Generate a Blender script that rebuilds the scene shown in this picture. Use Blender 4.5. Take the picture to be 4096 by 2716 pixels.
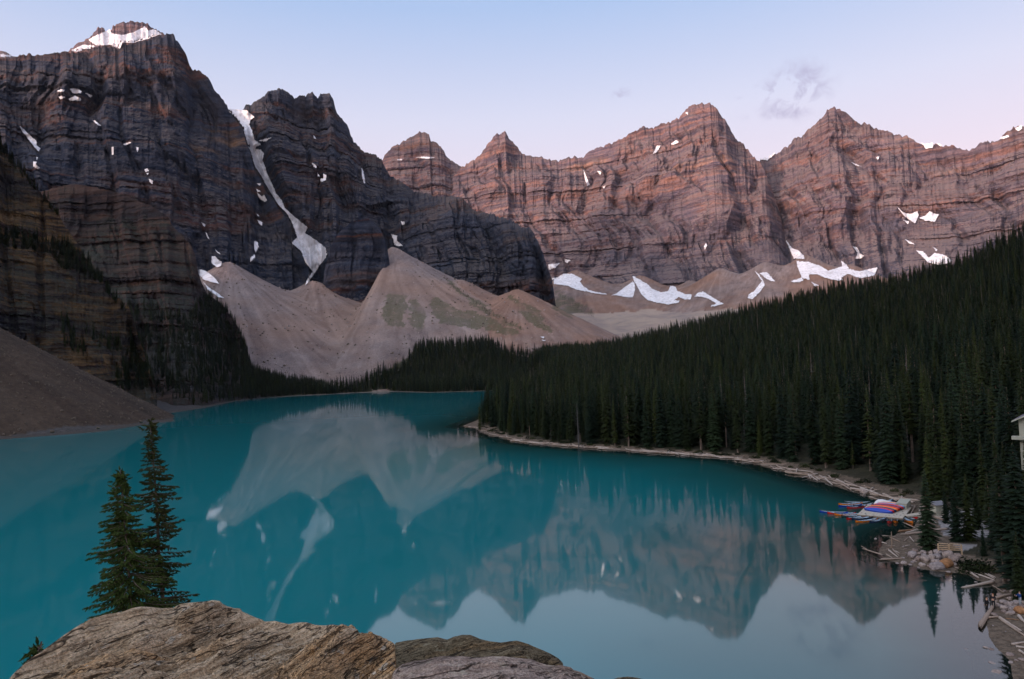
import bpy, bmesh, math, random
import numpy as np
from mathutils import Matrix, Vector

# ------------------------------------------------------------------ camera, sky, sun
FPX = 714.5; CX = 512.0; CY = 339.5; EYE = 30.0          # focal length in pixels of a 1024x679 frame, eye above the lake
PITCH = math.atan(29.4 / FPX); ROLL = math.radians(2.2)
SUN_EL = math.radians(4.6); SUN_AZ = math.radians(230.0)  # azimuth of the sun, clockwise from the view direction +Y
sc = bpy.context.scene
for o in list(bpy.data.objects): bpy.data.objects.remove(o)
C = sc.collection

cam_d = bpy.data.cameras.new('camera'); cam = bpy.data.objects.new('camera', cam_d); C.objects.link(cam)
cam_d.sensor_fit = 'HORIZONTAL'; cam_d.sensor_width = 36.0; cam_d.lens = 36.0 * FPX / 1024.0
cam_d.clip_start = 0.1; cam_d.clip_end = 30000.0
RM = Matrix.Rotation(math.pi / 2 + PITCH, 4, 'X') @ Matrix.Rotation(-ROLL, 4, 'Z')
cam.matrix_world = Matrix.Translation((0, 0, EYE)) @ RM
sc.camera = cam
R3 = np.array(RM.to_3x3())

world = bpy.data.worlds.new('World'); sc.world = world; world.use_nodes = True
def build_world():
    nt = world.node_tree; N = nt.nodes; L = nt.links; N.clear()
    out = N.new('ShaderNodeOutputWorld'); bg = N.new('ShaderNodeBackground')
    sky = N.new('ShaderNodeTexSky'); sky.sky_type = 'NISHITA'; sky.sun_disc = False
    sky.sun_elevation = SUN_EL; sky.sun_rotation = SUN_AZ; sky.altitude = 1900; sky.air_density = 1.0; sky.dust_density = 0.6; sky.ozone_density = 2.0
    tc = N.new('ShaderNodeTexCoord'); sep = N.new('ShaderNodeSeparateXYZ'); L.new(tc.outputs['Generated'], sep.inputs[0])
    ramp = N.new('ShaderNodeValToRGB'); L.new(sep.outputs['Z'], ramp.inputs[0])
    el = ramp.color_ramp.elements
    stops = [(0.0, (0.97, 0.66, 0.70)), (0.16, (0.95, 0.68, 0.73)), (0.24, (0.85, 0.71, 0.80)), (0.33, (0.71, 0.70, 0.85)), (0.46, (0.42, 0.55, 0.82)), (0.7, (0.40, 0.49, 0.72)), (1.0, (0.40, 0.47, 0.67))]
    while len(el) < len(stops): el.new(0.5)
    for e, (p, c) in zip(el, stops): e.position = p; e.color = (*c, 1)
    sc_n = N.new('ShaderNodeMix'); sc_n.data_type = 'RGBA'; sc_n.blend_type = 'ADD'; sc_n.inputs[0].default_value = 1.0
    mul = N.new('ShaderNodeVectorMath'); mul.operation = 'SCALE'; mul.inputs['Scale'].default_value = 0.03
    L.new(sky.outputs[0], mul.inputs[0]); L.new(ramp.outputs[0], sc_n.inputs[6]); L.new(mul.outputs[0], sc_n.inputs[7])
    # the dawn side of the sky, behind the viewer, is brighter and warmer
    dt = N.new('ShaderNodeVectorMath'); dt.operation = 'DOT_PRODUCT'; L.new(tc.outputs['Generated'], dt.inputs[0]); dt.inputs[1].default_value = (math.sin(SUN_AZ), math.cos(SUN_AZ), 0)
    gw = N.new('ShaderNodeMapRange'); gw.interpolation_type = 'SMOOTHSTEP'; gw.inputs[1].default_value = -.05; gw.inputs[2].default_value = 1.0; L.new(dt.outputs['Value'], gw.inputs[0])
    gm = N.new('ShaderNodeMix'); gm.data_type = 'RGBA'; L.new(gw.outputs[0], gm.inputs[0]); gm.inputs[6].default_value = (1, 1, 1, 1); gm.inputs[7].default_value = (4.8, 4.0, 3.1, 1)
    g2_ = N.new('ShaderNodeMix'); g2_.data_type = 'RGBA'; g2_.blend_type = 'MULTIPLY'; g2_.inputs[0].default_value = 1.0; L.new(sc_n.outputs[2], g2_.inputs[6]); L.new(gm.outputs[2], g2_.inputs[7])
    # two wisps of violet morning cloud low over the far peaks
    prev = g2_.outputs[2]
    noise = N.new('ShaderNodeTexNoise'); noise.inputs['Scale'].default_value = 46.0; noise.inputs['Detail'].default_value = 7.0; noise.inputs['Roughness'].default_value = 0.6; noise.inputs['Distortion'].default_value = 0.6
    L.new(tc.outputs['Generated'], noise.inputs['Vector'])
    for px, py, rx, rz, amt in CLOUDS:
        d = pix_dir(px, py); d = d / np.linalg.norm(d)
        sub = N.new('ShaderNodeVectorMath'); sub.operation = 'SUBTRACT'; L.new(tc.outputs['Generated'], sub.inputs[0]); sub.inputs[1].default_value = d
        mp = N.new('ShaderNodeVectorMath'); mp.operation = 'MULTIPLY'; L.new(sub.outputs[0], mp.inputs[0]); mp.inputs[1].default_value = (1 / rx, 1 / rx, 1 / rz)
        ln = N.new('ShaderNodeVectorMath'); ln.operation = 'LENGTH'; L.new(mp.outputs[0], ln.inputs[0])
        fall = N.new('ShaderNodeMapRange'); fall.interpolation_type = 'SMOOTHSTEP'; fall.inputs[1].default_value = 0.0; fall.inputs[2].default_value = 1.0; fall.inputs[3].default_value = 1.0; fall.inputs[4].default_value = 0.0
        L.new(ln.outputs['Value'], fall.inputs[0])
        nr = N.new('ShaderNodeMapRange'); nr.inputs[1].default_value = 0.46; nr.inputs[2].default_value = 0.72; L.new(noise.outputs[0], nr.inputs[0])
        m = N.new('ShaderNodeMath'); m.operation = 'MULTIPLY'; L.new(fall.outputs[0], m.inputs[0]); L.new(nr.outputs[0], m.inputs[1])
        m2 = N.new('ShaderNodeMath'); m2.operation = 'MULTIPLY'; m2.inputs[1].default_value = amt; L.new(m.outputs[0], m2.inputs[0])
        mx = N.new('ShaderNodeMix'); mx.data_type = 'RGBA'; L.new(m2.outputs[0], mx.inputs[0]); L.new(prev, mx.inputs[6]); mx.inputs[7].default_value = (0.40, 0.36, 0.56, 1)
        prev = mx.outputs[2]
    L.new(prev, bg.inputs[0]); bg.inputs[1].default_value = 1.0
    L.new(bg.outputs[0], out.inputs[0])

def pix_dir(px, py):
    """Direction in the world of a point of the photograph (1024x679 frame)."""
    px = np.asarray(px, float); py = np.asarray(py, float)
    v = np.stack([(px - CX) / FPX, -(py - CY) / FPX, -np.ones_like(px)], -1)
    return v @ R3.T
def ground(px, py, z=0.0):
    """World point at height z seen at a pixel."""
    d = pix_dir(px, py); t = (z - EYE) / d[..., 2]
    return np.stack([d[..., 0] * t, d[..., 1] * t, np.full_like(t, z)], -1)
def at(px, py, dist):
    """World point at horizontal distance dist seen at a pixel."""
    d = pix_dir(px, py); t = dist / np.hypot(d[..., 0], d[..., 1])
    return d * t[..., None] + np.array([0, 0, EYE])
def project(P):
    q = (np.asarray(P, float) - np.array([0, 0, EYE])) @ R3
    return CX + FPX * q[..., 0] / -q[..., 2], CY - FPX * q[..., 1] / -q[..., 2]

CLOUDS = [(796, 90, 0.06, 0.045, 1.0), (762, 93, 0.06, 0.014, 0.8), (780, 112, 0.06, 0.014, 0.5), (622, 95, 0.018, 0.012, 1.0)]
build_world()

sun_d = bpy.data.lights.new('sun', 'SUN'); sun = bpy.data.objects.new('sun', sun_d); C.objects.link(sun)
sun_d.energy = 5.0; sun_d.angle = math.radians(7); sun_d.color = (1.0, 0.66, 0.54)
sv = Vector((math.sin(SUN_AZ) * math.cos(SUN_EL), math.cos(SUN_AZ) * math.cos(SUN_EL), math.sin(SUN_EL)))
sun.rotation_euler = sv.to_track_quat('Z', 'Y').to_euler()

vs = sc.view_settings; vs.view_transform = 'Standard'; vs.look = 'None'; vs.exposure = 0.0; vs.gamma = 1.0
sc.render.engine = 'CYCLES'
cy = sc.cycles; cy.adaptive_threshold = 0.02; cy.max_bounces = 5; cy.diffuse_bounces = 2; cy.glossy_bounces = 3; cy.transparent_max_bounces = 8; cy.caustics_reflective = False; cy.caustics_refractive = False

# ------------------------------------------------------------------ helpers
rng = np.random.default_rng(7); random.seed(7)
_perm = np.random.default_rng(1).permutation(256).astype(np.int64); _perm = np.concatenate([_perm, _perm, _perm])
_g = np.random.default_rng(2).normal(size=(256, 3)); _g /= np.linalg.norm(_g, axis=1, keepdims=True); _gx, _gy, _gz = [np.ascontiguousarray(_g[:, k], np.float32) * 1.6 for k in range(3)]
_perm = _perm.astype(np.int32)
def noise3(x, y, z):
    x, y, z = np.broadcast_arrays(np.asarray(x, np.float32), np.asarray(y, np.float32), np.asarray(z, np.float32))
    xi = np.floor(x); yi = np.floor(y); zi = np.floor(z)
    xf = x - xi; yf = y - yi; zf = z - zi; xi = xi.astype(np.int32) & 255; yi = yi.astype(np.int32) & 255; zi = zi.astype(np.int32) & 255
    u = xf * xf * (3 - 2 * xf); v = yf * yf * (3 - 2 * yf); w = zf * zf * (3 - 2 * zf)
    r = 0
    for a in (0, 1):
        pa = _perm[xi + a]; xa = xf - a; ua = u if a else 1 - u
        for b in (0, 1):
            pb = _perm[pa + yi + b]; yb = yf - b; ub = ua * (v if b else 1 - v)
            for c in (0, 1):
                h = _perm[pb + zi + c]; r = r + ub * (w if c else 1 - w) * (_gx[h] * xa + _gy[h] * yb + _gz[h] * (zf - c))
    return r
def fbm(x, y, z, o=4, lac=2.03, gain=0.5):
    s = 0; a = 1; n = 0
    for k in range(o):
        s = s + a * noise3(x, y, z); n += a; a *= gain; x = x * lac + 17.3; y = y * lac + 5.1; z = z * lac + 9.7
    return s / n
def ridged(x, y, z, o=4):
    s = 0; a = 1; n = 0
    for k in range(o):
        s = s + a * (1 - np.abs(noise3(x, y, z)) * 1.6); n += a; a *= 0.5; x = x * 2.05 + 7; y = y * 2.05 + 3; z = z * 2.05 + 11
    return s / n
def sstep(a, b, x):
    t = np.clip((x - a) / (b - a), 0, 1); return t * t * (3 - 2 * t)
def in_poly(px, py, poly):
    poly = np.asarray(poly, float); inside = np.zeros(np.shape(px), bool); n = len(poly); j = n - 1
    for i in range(n):
        x1, y1 = poly[i]; x2, y2 = poly[j]
        if y1 != y2:
            c = ((y1 > py) != (y2 > py)) & (px < (x2 - x1) * (py - y1) / (y2 - y1) + x1); inside ^= c
        j = i
    return inside

def mesh_from(name, V, F, smooth=False):
    me = bpy.data.meshes.new(name); V = np.asarray(V, np.float32)
    if isinstance(F, np.ndarray):
        nf, k = F.shape
        me.vertices.add(len(V)); me.vertices.foreach_set('co', V.ravel())
        me.loops.add(nf * k); me.loops.foreach_set('vertex_index', F.astype(np.int32).ravel())
        me.polygons.add(nf); me.polygons.foreach_set('loop_start', np.arange(0, nf * k, k, dtype=np.int32))
        me.update(calc_edges=True); me.validate()
    else:
        me.from_pydata([tuple(map(float, v)) for v in V], [], F); me.update()
    me.polygons.foreach_set('use_smooth', np.full(len(me.polygons), smooth)); return me
def obj(name, me, mat=None, parent=None, loc=None, rot=None, scale=None):
    o = bpy.data.objects.new(name, me); C.objects.link(o)
    if mat is not None and me is not None:
        if len(me.materials) == 0: me.materials.append(mat)
    if parent is not None: o.parent = parent
    if loc is not None: o.location = loc
    if rot is not None: o.rotation_euler = rot
    if scale is not None: o.scale = scale if hasattr(scale, '__len__') else (scale,) * 3
    return o
def tag(o, label=None, cat=None, group=None, kind=None):
    if label: o['label'] = label
    if cat: o['category'] = cat
    if group: o['group'] = group
    if kind: o['kind'] = kind
    return o
def grid_faces(nr, nc):
    i = np.arange(nr - 1)[:, None] * nc + np.arange(nc - 1)[None, :]
    return np.stack([i, i + 1, i + nc + 1, i + nc], -1).reshape(-1, 4)
def add_attr(me, name, vals):
    a = me.attributes.new(name, 'FLOAT', 'POINT'); a.data.foreach_set('value', np.asarray(vals, np.float32).ravel())

class NT:
    """Small helper to write node materials."""
    def __init__(s, name):
        s.m = bpy.data.materials.new(name); s.m.use_nodes = True; s.t = s.m.node_tree; s.N = s.t.nodes; s.L = s.t.links; s.N.clear()
        s.out = s.N.new('ShaderNodeOutputMaterial')
    def n(s, kind, **kw):
        nd = s.N.new('ShaderNode' + kind)
        for k, v in kw.items(): setattr(nd, k, v)
        return nd
    def put(s, sock, v):
        if hasattr(v, 'is_output') or isinstance(v, bpy.types.NodeSocket): s.L.new(v, sock)
        else: sock.default_value = v
    def coord(s, which='Object', scale=(1, 1, 1), loc=(0, 0, 0), rot=(0, 0, 0)):
        if which == 'Position': src = s.n('NewGeometry').outputs['Position']
        else: src = s.n('TexCoord').outputs[which]
        if any(rot):
            m0 = s.n('Mapping'); s.L.new(src, m0.inputs[0]); m0.inputs['Rotation'].default_value = rot; src = m0.outputs[0]
        mp = s.n('Mapping'); s.L.new(src, mp.inputs[0]); mp.inputs['Scale'].default_value = scale; mp.inputs['Location'].default_value = loc
        return mp.outputs[0]
    def noise(s, vec, scale=1.0, detail=6.0, rough=0.55, dist=0.0):
        nd = s.n('TexNoise'); s.L.new(vec, nd.inputs['Vector']); nd.inputs['Scale'].default_value = scale; nd.inputs['Detail'].default_value = detail; nd.inputs['Roughness'].default_value = rough; nd.inputs['Distortion'].default_value = dist
        return nd.outputs[0]
    def ramp(s, fac, stops, interp='LINEAR'):
        r = s.n('ValToRGB'); s.put(r.inputs[0], fac); e = r.color_ramp.elements; r.color_ramp.interpolation = interp
        while len(e) < len(stops): e.new(0.5)
        for q, (p, c) in zip(e, stops): q.position = p; q.color = (*c, 1) if len(c) == 3 else c
        return r.outputs[0]
    def rng(s, v, a, b, c=0.0, d=1.0):
        r = s.n('MapRange'); s.put(r.inputs[0], v); r.inputs[1].default_value = a; r.inputs[2].default_value = b; r.inputs[3].default_value = c; r.inputs[4].default_value = d
        return r.outputs[0]
    def math(s, op, a, b=0.0, clamp=False):
        r = s.n('Math', operation=op, use_clamp=clamp); s.put(r.inputs[0], a); s.put(r.inputs[1], b); return r.outputs[0]
    def mix(s, fac, a, b, mode='MIX'):
        r = s.n('Mix', data_type='RGBA', blend_type=mode); s.put(r.inputs[0], fac)
        for k, v in ((6, a), (7, b)):
            if isinstance(v, tuple) and len(v) == 3: v = (*v, 1)
            s.put(r.inputs[k], v)
        return r.outputs[2]
    def attr(s, name): return s.n('Attribute', attribute_name=name).outputs['Fac']
    def bump(s, h, strength=0.5, dist=1.0):
        b = s.n('Bump'); s.put(b.inputs['Height'], h); b.inputs['Strength'].default_value = strength; b.inputs['Distance'].default_value = dist
        return b.outputs[0]
    def pbsdf(s, color, rough=0.9, normal=None, spec=0.2, **kw):
        p = s.n('BsdfPrincipled'); c = (*color, 1) if isinstance(color, tuple) and len(color) == 3 else color
        s.put(p.inputs['Base Color'], c); s.put(p.inputs['Roughness'], rough); p.inputs['Specular IOR Level'].default_value = spec
        if normal is not None: s.L.new(normal, p.inputs['Normal'])
        for k, v in kw.items(): s.put(p.inputs[k], v)
        s.L.new(p.outputs[0], s.out.inputs[0]); return s.m
def flat(name, color, rough=0.8, spec=0.2, var=0.12, scale=6.0):
    """Plain paint or cloth with a little mottling."""
    t = NT(name); nz = t.noise(t.coord('Object'), scale, 4)
    c = t.mix(t.rng(nz, 0.3, 0.7, 0.0, 1.0), tuple(k * (1 - var) for k in color), tuple(min(1, k * (1 + var)) for k in color))
    return t.pbsdf(c, rough, t.bump(nz, 0.15, 0.02), spec)
# ------------------------------------------------------------------ tracing scales: enlarged views of the photograph -> 1024x679 frame
def _z(ox, oy, k): return lambda pts: [(ox + x * k, oy + y * k) for x, y in pts]
Z1 = _z(0, 0, .1483); Z2 = _z(325, 75, .1483); Z3 = _z(650, 75, .15814); Z4 = _z(0, 200, .1483); Z5 = _z(325, 275, .1483)
Z6 = _z(650, 300, .15942); Z7 = _z(800, 475, .09564); Z8 = _z(812.5, 490, .05285); Z9 = _z(537.5, 237.5, .09514); ZB = _z(900, 562.5, .0743)

def az_of(px, py=340.0):
    d = pix_dir(px, py); return np.arctan2(d[..., 0], d[..., 1])
def az_interp(table, az, py=330.0):
    t = sorted(table); xs = np.array([az_of(a, py) for a, _ in t]); ys = np.array([b for _, b in t], float)
    return np.interp(az, xs, ys)

# ------------------------------------------------------------------ rock materials
def rock_mat(name, bands, dark=0.35, streak_scale=1.0, band=1.0, ledge=(0.066, 0.060, 0.060), gain=1.0, dip=0.04, low=None):
    t = NT(name)
    wob = t.noise(t.coord('Position', (.0016, .0016, .0016)), 1.0, 2)
    p = t.coord('Position', (.0010 * band, .0010 * band, .0085 * band), rot=(dip, dip * 0.7, 0))
    addv = t.n('VectorMath', operation='ADD'); t.L.new(p, addv.inputs[0])
    sc_ = t.n('VectorMath', operation='SCALE'); t.L.new(wob, sc_.inputs[0]); sc_.inputs['Scale'].default_value = .5; t.L.new(sc_.outputs[0], addv.inputs[1])
    b = t.noise(addv.outputs[0], 1.0, 6, 0.62)
    col = t.ramp(t.rng(b, 0.28, 0.72), bands)
    fineb = t.noise(t.coord('Position', (.004 * band, .004 * band, .075 * band), rot=(dip, dip * .7, 0)), 1.0, 4, 0.6)
    col = t.mix(t.rng(fineb, 0.40, 0.60, 0.0, 0.9), t.mix(1.0, col, (.50, .50, .56), 'MULTIPLY'), t.mix(1.0, col, (1.40, 1.28, 1.18), 'MULTIPLY'))
    st = t.noise(t.coord('Position', (.028 * streak_scale, .028 * streak_scale, .0035 * streak_scale)), 1.0, 4, 0.6, 0.0)
    patch = t.noise(t.coord('Position', (.006 * streak_scale,) * 3, (3, 1, 7)), 1.0, 3)
    stm = t.math('MULTIPLY', t.rng(st, 0.50, 0.66, 0, 1), t.rng(patch, 0.40, 0.60, 0.15, 1.0), True)
    col = t.mix(stm, col, (dark * .11, dark * .11, dark * .13))
    gr = t.noise(t.coord('Position', (.09,) * 3), 1.0, 4, 0.7)
    col = t.mix(t.rng(gr, 0.3, 0.7, 0.0, 0.6), t.mix(1.0, col, (.62, .60, .62), 'MULTIPLY'), t.mix(1.0, col, (1.4, 1.35, 1.3), 'MULTIPLY'))
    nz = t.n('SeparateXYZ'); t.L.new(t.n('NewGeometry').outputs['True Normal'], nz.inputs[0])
    if low:       # colour turns darker and bluer towards the foot of the wall
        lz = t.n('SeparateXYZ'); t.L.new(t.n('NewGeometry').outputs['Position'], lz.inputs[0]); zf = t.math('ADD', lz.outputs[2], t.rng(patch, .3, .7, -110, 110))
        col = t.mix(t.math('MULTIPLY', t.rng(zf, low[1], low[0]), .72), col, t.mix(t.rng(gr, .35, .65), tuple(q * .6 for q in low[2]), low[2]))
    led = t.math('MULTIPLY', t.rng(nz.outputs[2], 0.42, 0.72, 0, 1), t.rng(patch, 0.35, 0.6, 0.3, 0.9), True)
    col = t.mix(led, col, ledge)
    if gain != 1.0: col = t.mix(1.0, col, (gain, gain, gain), 'MULTIPLY')
    h = t.math('ADD', t.noise(t.coord('Position', (.05, .05, .02)), 1.0, 5, 0.65), t.math('MULTIPLY', fineb, 0.8))
    return t.pbsdf(col, 0.95, t.bump(h, 1.0, 7.0), 0.1)
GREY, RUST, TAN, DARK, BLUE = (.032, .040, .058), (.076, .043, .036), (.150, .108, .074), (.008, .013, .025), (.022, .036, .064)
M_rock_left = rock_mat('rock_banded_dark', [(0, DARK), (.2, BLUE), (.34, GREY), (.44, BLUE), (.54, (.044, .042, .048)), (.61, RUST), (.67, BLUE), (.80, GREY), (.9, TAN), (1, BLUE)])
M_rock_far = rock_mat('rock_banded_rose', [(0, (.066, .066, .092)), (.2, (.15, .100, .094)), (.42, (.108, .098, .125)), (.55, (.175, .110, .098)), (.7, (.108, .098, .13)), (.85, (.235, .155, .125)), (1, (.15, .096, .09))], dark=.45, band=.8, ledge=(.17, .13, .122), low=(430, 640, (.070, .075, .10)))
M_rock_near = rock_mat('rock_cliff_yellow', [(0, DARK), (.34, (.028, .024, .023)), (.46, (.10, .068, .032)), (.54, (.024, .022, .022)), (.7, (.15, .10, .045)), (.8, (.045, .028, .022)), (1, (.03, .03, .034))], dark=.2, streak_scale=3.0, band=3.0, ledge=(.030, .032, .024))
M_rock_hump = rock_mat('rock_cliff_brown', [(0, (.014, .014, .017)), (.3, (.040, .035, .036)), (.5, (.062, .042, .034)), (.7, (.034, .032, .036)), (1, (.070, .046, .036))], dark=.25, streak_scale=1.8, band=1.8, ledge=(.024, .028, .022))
t = NT('old_snow')
sn = t.noise(t.coord('Position', (.03, .03, .03)), 1.0, 7, 0.65); sd = t.noise(t.coord('Position', (.11, .11, .05)), 1.0, 5, .6)
M_snow = t.pbsdf(t.mix(t.rng(sd, .48, .68, 0, .65), t.ramp(sn, [(.3, (.60, .61, .64)), (.7, (.82, .82, .83))]), (.34, .31, .29)), 0.8, t.bump(sn, .5, 4.0), .2)

# ------------------------------------------------------------------ mountains: crest line traced, face built down and out from it in three dimensions
SURF = []      # (object, vertex grid, faces) of every big surface, for laying snow and trees
def mountain(name, label, crest, rc, rb, zb, mat, rows=220, step=0.95, prof=1.0, butt=60, gully=30, ledge=((120, 16), (38, 6)), crag=9, jag=1.5, seed=0, back=0.6, carve=(), dip=0.03, slant=0.1, facet=24.0, fmix=.6, kind='structure'):
    pts = np.array(crest, float); d = pix_dir(pts[:, 0], pts[:, 1])
    a = np.arctan2(d[:, 0], d[:, 1]); e = d[:, 2] / np.hypot(d[:, 0], d[:, 1]); o_ = np.argsort(a); a = a[o_]; e = e[o_]
    az = np.arange(a[0], a[-1], step / FPX); te = np.interp(az, a, e)
    te = te + jag / FPX * (1.5 * fbm(az * 160 + seed, 0.3, seed * 1.7, 4, gain=.7) + 2.6 * (ridged(az * 190 + seed, 1.3, seed * 2.7, 3) - .62)) * np.clip((e.max() - te) * 0 + 1, 0, 1)
    Rc = az_interp(rc, az); Rb = az_interp(rb, az); zc = np.maximum(EYE + Rc * te, zb + 2)
    s = np.linspace(0, 1, rows)[:, None]
    z = zb + (zc - zb)[None, :] * s
    g = (1 - prof) * s + prof * s ** 1.5
    r = Rb[None, :] + (Rc - Rb)[None, :] * g
    A = np.broadcast_to(az[None, :], r.shape); X = np.sin(A) * r; Y = np.cos(A) * r
    u = A * 2000.0
    warp = fbm(u / 330 + seed, z / 330, seed + 4.0, 3)
    D = butt * (fbm(u / 420 + seed, z / 1300, seed + .5, 3) * 1.5 + .8 * fbm(X / 260, Y / 260, z / 260 + seed, 3))
    ub = u + 60 * warp + slant * z
    g1 = ridged(ub / 190 + 3 * seed, z / 900, seed + 2.5, 3); g2 = ridged(ub / 62 + seed, z / 330, seed + 8.5, 3)
    D -= 1.15 * gully * (np.clip(g1 - .66, 0, 1) * 5.0 + .55 * np.clip(g2 - .62, 0, 1) * 4.0)
    qs = facet * (1 + .5 * noise3(u / 500, z / 500, seed)); k = np.floor(D / qs); D = (1 - fmix) * D + fmix * qs * (k + sstep(.62, 1.0, D / qs - k))      # planar faces and sharp arrises
    D += crag * 1.5 * (ridged(u / 34 + seed, z / 150, seed, 3) - .6)
    zz = z + dip * u + 8 * fbm(X / 700, Y / 700, z / 500 + seed, 2)
    mask = np.clip(.62 + 1.5 * fbm(u / 380 + 5, z / 420, seed + 3.3, 2), .06, 1.25)
    for H, am in ledge:
        q = zz / H + .14 * fbm(u / 260, z / 500, H, 3); k = np.floor(q); f = q - k
        l0 = noise3(k * 7.31, u / 170, H * .37) ; l1 = noise3((k + 1) * 7.31, u / 170, H * .37)
        D += am * 1.9 * mask * (l0 + (l1 - l0) * sstep(.55, 1.0, f)) + am * .55 * mask * (.5 - f)
    D += crag * 1.15 * fbm(X / 20, Y / 20, z / 12, 4, gain=.66)
    for line, w, dep in carve:          # a gully cut along a traced line
        L_ = np.array(line, float); px, py = project(np.stack([X, Y, z], -1)); cx = np.interp(py, L_[:, 1], L_[:, 0])
        D -= dep * np.exp(-((px - cx) / w) ** 2) * ((py > L_[0, 1] - 4) & (py < L_[-1, 1] + 4))
    fade = np.clip((zc[None, :] - z) / (0.10 * zc[None, :] + 10), 0.0, 1); fade = .12 + .88 * fade
    r = r - D * fade
    X = np.sin(A) * r; Y = np.cos(A) * r
    V = np.stack([X, Y, z], -1)
    nb = 7; sb = np.linspace(0, 1, nb + 1)[1:, None]          # the far side
    rbk = r[-1][None, :] + (back * (zc - zb))[None, :] * sb; zbk = zc[None, :] + (zb - zc)[None, :] * sb ** .8
    VB = np.stack([np.sin(A[:1]) * rbk, np.cos(A[:1]) * rbk, zbk], -1)
    V = np.concatenate([V, VB], 0); nr, nc = V.shape[:2]
    F = grid_faces(nr, nc)
    me = mesh_from(name, V.reshape(-1, 3), F); o = obj(name, me, mat)
    tag(o, label, None, None, kind)
    SURF.append((o, V, rows)); return o

babel = Z1([(-260, 400), (0, 395), (60, 392), (110, 378), (160, 366), (300, 362), (380, 352), (470, 349), (520, 353), (600, 343), (660, 324), (740, 318), (800, 333), (818, 300), (900, 292), (1000, 264), (1095, 243), (1112, 238), (1160, 216), (1178, 240), (1181, 265), (1205, 285), (1225, 320), (1255, 355), (1275, 430), (1300, 455), (1345, 475), (1400, 520), (1430, 560), (1450, 610), (1500, 660), (1530, 700), (1547, 755), (1600, 818), (1640, 885), (1660, 955), (1690, 1035), (1712, 1130), (1762, 1222), (1802, 1300), (1872, 1395), (1932, 1465), (1962, 1500), (1968, 1640), (2030, 1728), (2080, 1790), (2108, 1840), (2112, 1960), (2116, 2200)])
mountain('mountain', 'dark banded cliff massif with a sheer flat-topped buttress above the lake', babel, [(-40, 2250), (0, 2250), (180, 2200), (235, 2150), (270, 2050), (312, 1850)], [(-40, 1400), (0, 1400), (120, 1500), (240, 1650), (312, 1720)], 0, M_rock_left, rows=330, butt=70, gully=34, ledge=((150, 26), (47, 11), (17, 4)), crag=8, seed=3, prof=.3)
second = Z1([(1440, 720), (1545, 745), (1610, 750), (1660, 715), (1720, 690), (1770, 660), (1800, 630), (1840, 610), (1900, 597), (1930, 615), (1960, 640), (1995, 658), (2030, 645), (2100, 627), (2120, 632), (2145, 660), (2152, 640), (2195, 628), (2225, 640), (2245, 665), (2260, 720), (2270, 755), (2310, 800), (2350, 855)]) + Z2([(175, 400), (190, 435), (215, 470), (250, 500), (270, 515), (300, 530), (330, 528), (350, 545), (385, 574), (410, 632), (440, 680), (520, 722), (600, 785), (700, 800), (780, 825), (870, 822), (930, 835), (960, 865), (1010, 915), (1130, 940), (1200, 965), (1270, 985), (1310, 1015), (1380, 1030), (1410, 1070), (1440, 1130), (1470, 1200), (1500, 1290), (1530, 1380), (1545, 1480), (1562, 1600), (1570, 1760)])
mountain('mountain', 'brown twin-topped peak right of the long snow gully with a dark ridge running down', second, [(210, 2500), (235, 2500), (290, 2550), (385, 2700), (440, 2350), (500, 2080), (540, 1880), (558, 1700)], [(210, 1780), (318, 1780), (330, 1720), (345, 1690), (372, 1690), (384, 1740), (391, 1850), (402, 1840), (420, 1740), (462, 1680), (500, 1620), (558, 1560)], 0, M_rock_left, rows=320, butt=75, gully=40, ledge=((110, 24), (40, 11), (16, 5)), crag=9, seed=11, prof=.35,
         carve=[(Z1([(1600, 740), (1700, 960), (1790, 1160), (1880, 1350), (2030, 1560), (2110, 1720), (2110, 1840)]), 9, 55), (Z2([(400, 900), (455, 1130)]), 12, 40)])
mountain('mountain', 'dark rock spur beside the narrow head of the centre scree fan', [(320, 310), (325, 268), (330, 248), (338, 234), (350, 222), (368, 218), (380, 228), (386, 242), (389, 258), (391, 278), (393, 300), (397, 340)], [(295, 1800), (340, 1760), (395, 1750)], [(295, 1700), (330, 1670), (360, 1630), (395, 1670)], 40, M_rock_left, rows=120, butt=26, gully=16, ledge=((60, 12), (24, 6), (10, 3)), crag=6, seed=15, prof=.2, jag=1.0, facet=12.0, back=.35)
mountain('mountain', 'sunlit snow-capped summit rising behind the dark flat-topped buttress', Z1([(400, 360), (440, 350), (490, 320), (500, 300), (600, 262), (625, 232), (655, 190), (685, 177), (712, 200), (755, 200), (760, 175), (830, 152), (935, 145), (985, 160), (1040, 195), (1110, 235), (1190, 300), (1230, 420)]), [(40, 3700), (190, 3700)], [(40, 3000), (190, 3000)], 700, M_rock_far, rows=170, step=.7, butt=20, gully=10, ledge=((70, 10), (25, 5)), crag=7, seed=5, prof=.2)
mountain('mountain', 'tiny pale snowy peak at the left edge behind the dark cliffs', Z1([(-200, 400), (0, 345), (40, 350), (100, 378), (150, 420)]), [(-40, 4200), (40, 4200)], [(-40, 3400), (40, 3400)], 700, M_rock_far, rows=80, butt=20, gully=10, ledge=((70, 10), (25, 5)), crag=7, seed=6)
pyr = Z2([(120, 820), (250, 690), (330, 620), (385, 574), (400, 545), (430, 510), (460, 482), (500, 470), (530, 445), (560, 430), (600, 405), (640, 378), (670, 390), (700, 405), (712, 440), (740, 452), (770, 475), (800, 500), (820, 550), (860, 580), (890, 605), (925, 625), (1000, 690), (1080, 800), (1160, 960), (1260, 1200)])
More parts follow.
